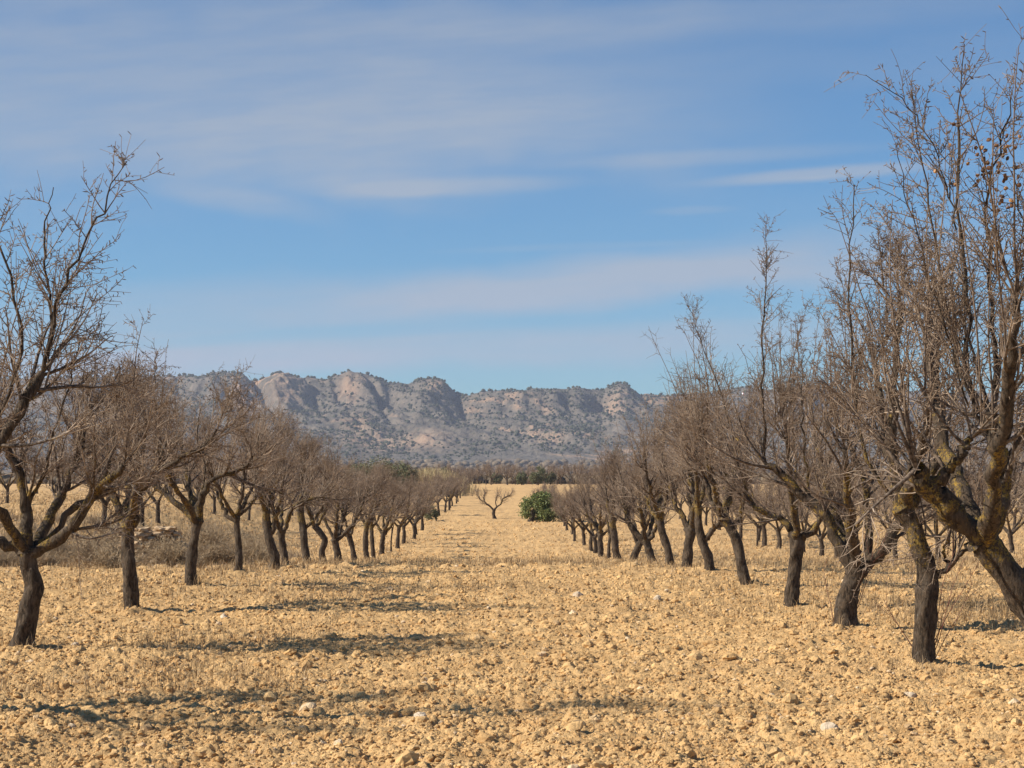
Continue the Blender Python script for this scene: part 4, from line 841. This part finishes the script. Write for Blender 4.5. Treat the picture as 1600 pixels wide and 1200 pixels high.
# scrub of the plain beyond the field
def plain_scrub():
    n = 12000; y = 330 * (1750 / 330) ** rs.random(n); x = rs.uniform(-.36, .36, n) * y; r = rs.uniform(.5, 1.5, n) * (1 + (y - 345) / 900)
    z = base_z(x, y); z = np.where(y > 1150, 19 * sst(y, 1150, 1900), z)
    S = np.stack([r * 1.3, r * 1.3, r * .85], 1); R = np.stack([r * 0, r * 0, rs.uniform(0, 6.3, n)], 1)
    m_ = plain_material('plain_scrub', (.085, .065, .04), (.20, .15, .095), .25)
    tag(scatter('plain_scrub', np.stack([x, y, z + r * .4], 1), S, R, rock_group('plain_scrub_shapes', m_, 4, 2, .6, 2.0, True)), 'low brownish scrub on the plain below the mountains', kind='stuff')
plain_scrub()

# ------------------------------------------------------------------ dry shrubs, bank and stone ruin at the left
def shrub_acc(seed, R, H, n=90, sub=8):
    rg_ = np.random.default_rng(seed); st = rg_.normal(0, R * .18, (n, 3)); st[:, 2] = 0
    d = nrm(np.stack([rg_.normal(0, .55 * R / H, n), rg_.normal(0, .55 * R / H, n), np.ones(n)], 1)); L = rg_.uniform(.55, 1.05, n) * H
    P = grow(rg_, st, d, L, 6, .16, .0); Rr = taper(np.full(n, .006), np.full(n, .003), 6); a = Acc(); a.add(*tubes(P, Rr, 3), S=.3)
    s, d2, pr, t = sprout(rg_, P, Rr, sub, .2, 1, .8, .6, .1); P2 = grow(rg_, s, d2, rg_.uniform(.08, .3, len(s)) * H, 4, .2, .0); R2 = taper(np.full(len(s), .0042), np.full(len(s), .0025), 4)
    a.add(*tubes(P2, R2, 3), S=.6)
    s, d2, pr, t = sprout(rg_, P2, R2, 4, .2, 1, .8, .6, .0); P3 = grow(rg_, s, d2, rg_.uniform(.03, .13, len(s)) * H, 2, .2, .0)
    a.add(*tubes(P3, taper(np.full(len(s), .004), np.full(len(s), .003), 2), 3), S=.9)
    return a
sh_me = []
for k, (R_, H_) in enumerate([(.6, .8), (.75, .6), (.5, 1.0), (.8, .9)]):
    sh_me.append(shrub_acc(700 + k, R_, H_).mesh('dry_shrub', M_SCRUB))
srows = [(-8.9, 37.2), (-7.6, 37.6), (-6.6, 38.3), (-10.0, 38.0), (-8.2, 39.6), (-6.9, 40.4), (-9.6, 41), (-11.2, 40), (-6.2, 41.6), (-7.2, 46.5), (-6.6, 49), (-9.4, 47.5), (-10.8, 45), (-6.9, 52), (-8.4, 54), (-7.4, 57), (-10.6, 55), (-12, 50), (-9.2, 60), (-7.9, 62), (-7.5, 43.2), (-9.3, 43.6), (-10.6, 42.4), (-5.8, 44.0)]
where = ['at the left edge of the picture', 'left of the stone ruin', 'in front of the stone ruin', 'between the fourth and fifth trunks of the left row', 'behind the third trunk of the left row']
for i, (x, y) in enumerate(srows):
    o = link('dry_shrub', sh_me[i % 4], loc=(x, y, float(base_z(x, y)) - .03)); o.rotation_euler.z = i * 1.9; s_ = .75 + .5 * ((i * 37) % 10) / 10; o.scale = (s_ * 1.15, s_ * 1.15, s_ * (.72 if y < 43 else 1.0))
    tag(o, 'grey brown leafless dry shrub in the scrub strip behind the left row', 'shrub', 'dry shrubs in the scrub strip on the left')
def scrub_grass():
    n = 110000; y = rs.uniform(36.5, 66, n); x = -5.4 - rs.random(n) ** 1.2 * 15; g = fbm(x * .5, y * .4, 91, 3); k = g + rs.uniform(-.4, .4, n) > -.05; x, y = x[k], y[k]
    k = x < -5.0 - .06 * (y - 35); x, y = x[k], y[k]
    blades('dry_undergrowth', x, y, rs.uniform(.08, .42, len(x)) * (.7 + .9 * fbm(x * .8, y * .5, 15, 2)) * (.45 + .55 * sst(y, 37, 42)), M_SCRUB, 'brown dry undergrowth covering the strip left of the row', w=.0024, lean=.9)
scrub_grass()
def ruin():
    rg_ = np.random.default_rng(77); V, T = [], []; n = 0
    import bmesh
    bm = bmesh.new(); bmesh.ops.create_icosphere(bm, subdivisions=2, radius=1); bv = np.array([v.co[:] for v in bm.verts]); bf = np.array([[v.index for v in f.verts] for f in bm.faces]); bm.free()
    for k in range(260):
        lay = rg_.integers(0, 9); u = rg_.uniform(-1, 1); z = lay * .105
        top = .92 * (1 - abs(u + .15) ** 2.2 * .75)
        if z > top: continue
        depth = rg_.uniform(-.45, .45) * (1 - z * .35); r = rg_.uniform(.07, .14)
        q = np.clip(bv, -.72, .72) * (1 + .22 * rg_.normal(0, 1, (len(bv), 1))) * [r * 1.35, r * 1.1, r * .62]
        an = rg_.uniform(-.5, .5); c, s = math.cos(an), math.sin(an); q = q @ np.array([[c, s, 0], [-s, c, 0], [0, 0, 1]])
        V.append(q + [u * .95 + z * .1, depth, z + .03]); T.append(bf + n); n += len(bv)
    o = link('stone_ruin', mesh_from('stone_ruin', np.concatenate(V), T=np.concatenate(T), mats=(M_WALLSTONE,), smooth=False), loc=(-8.35, 46.0, float(base_z(-8.35, 46.0)) - .02)); o.rotation_euler.z = .5
    tag(o, 'tumbled dry-stone ruin of ochre stones among the scrub behind the left row', 'ruin')
ruin()

# ------------------------------------------------------------------ haze
def haze():
    x0, x1, y0, y1, z0, z1 = -3900, 3900, -90, 3500, -12, 190
    V = [(x0, y0, z0), (x1, y0, z0), (x1, y1, z0), (x0, y1, z0), (x0, y0, z1), (x1, y0, z1), (x1, y1, z1), (x0, y1, z1)]
    Q = [(0, 3, 2, 1), (4, 5, 6, 7), (0, 1, 5, 4), (1, 2, 6, 5), (2, 3, 7, 6), (3, 0, 4, 7)]
    m_ = bpy.data.materials.new('haze'); m_.use_nodes = True; t = m_.node_tree; t.nodes.clear()
    v = t.nodes.new('ShaderNodeVolumePrincipled'); v.inputs['Color'].default_value = (.76, .82, 1.0, 1); v.inputs['Density'].default_value = .00012; v.inputs['Anisotropy'].default_value = .1
    o_ = t.nodes.new('ShaderNodeOutputMaterial'); t.links.new(v.outputs[0], o_.inputs['Volume'])
    tag(link('haze', mesh_from('haze', V, Q, mats=(m_,), smooth=False)), 'thin blue haze between the orchard and the mountains', kind='stuff')
haze()
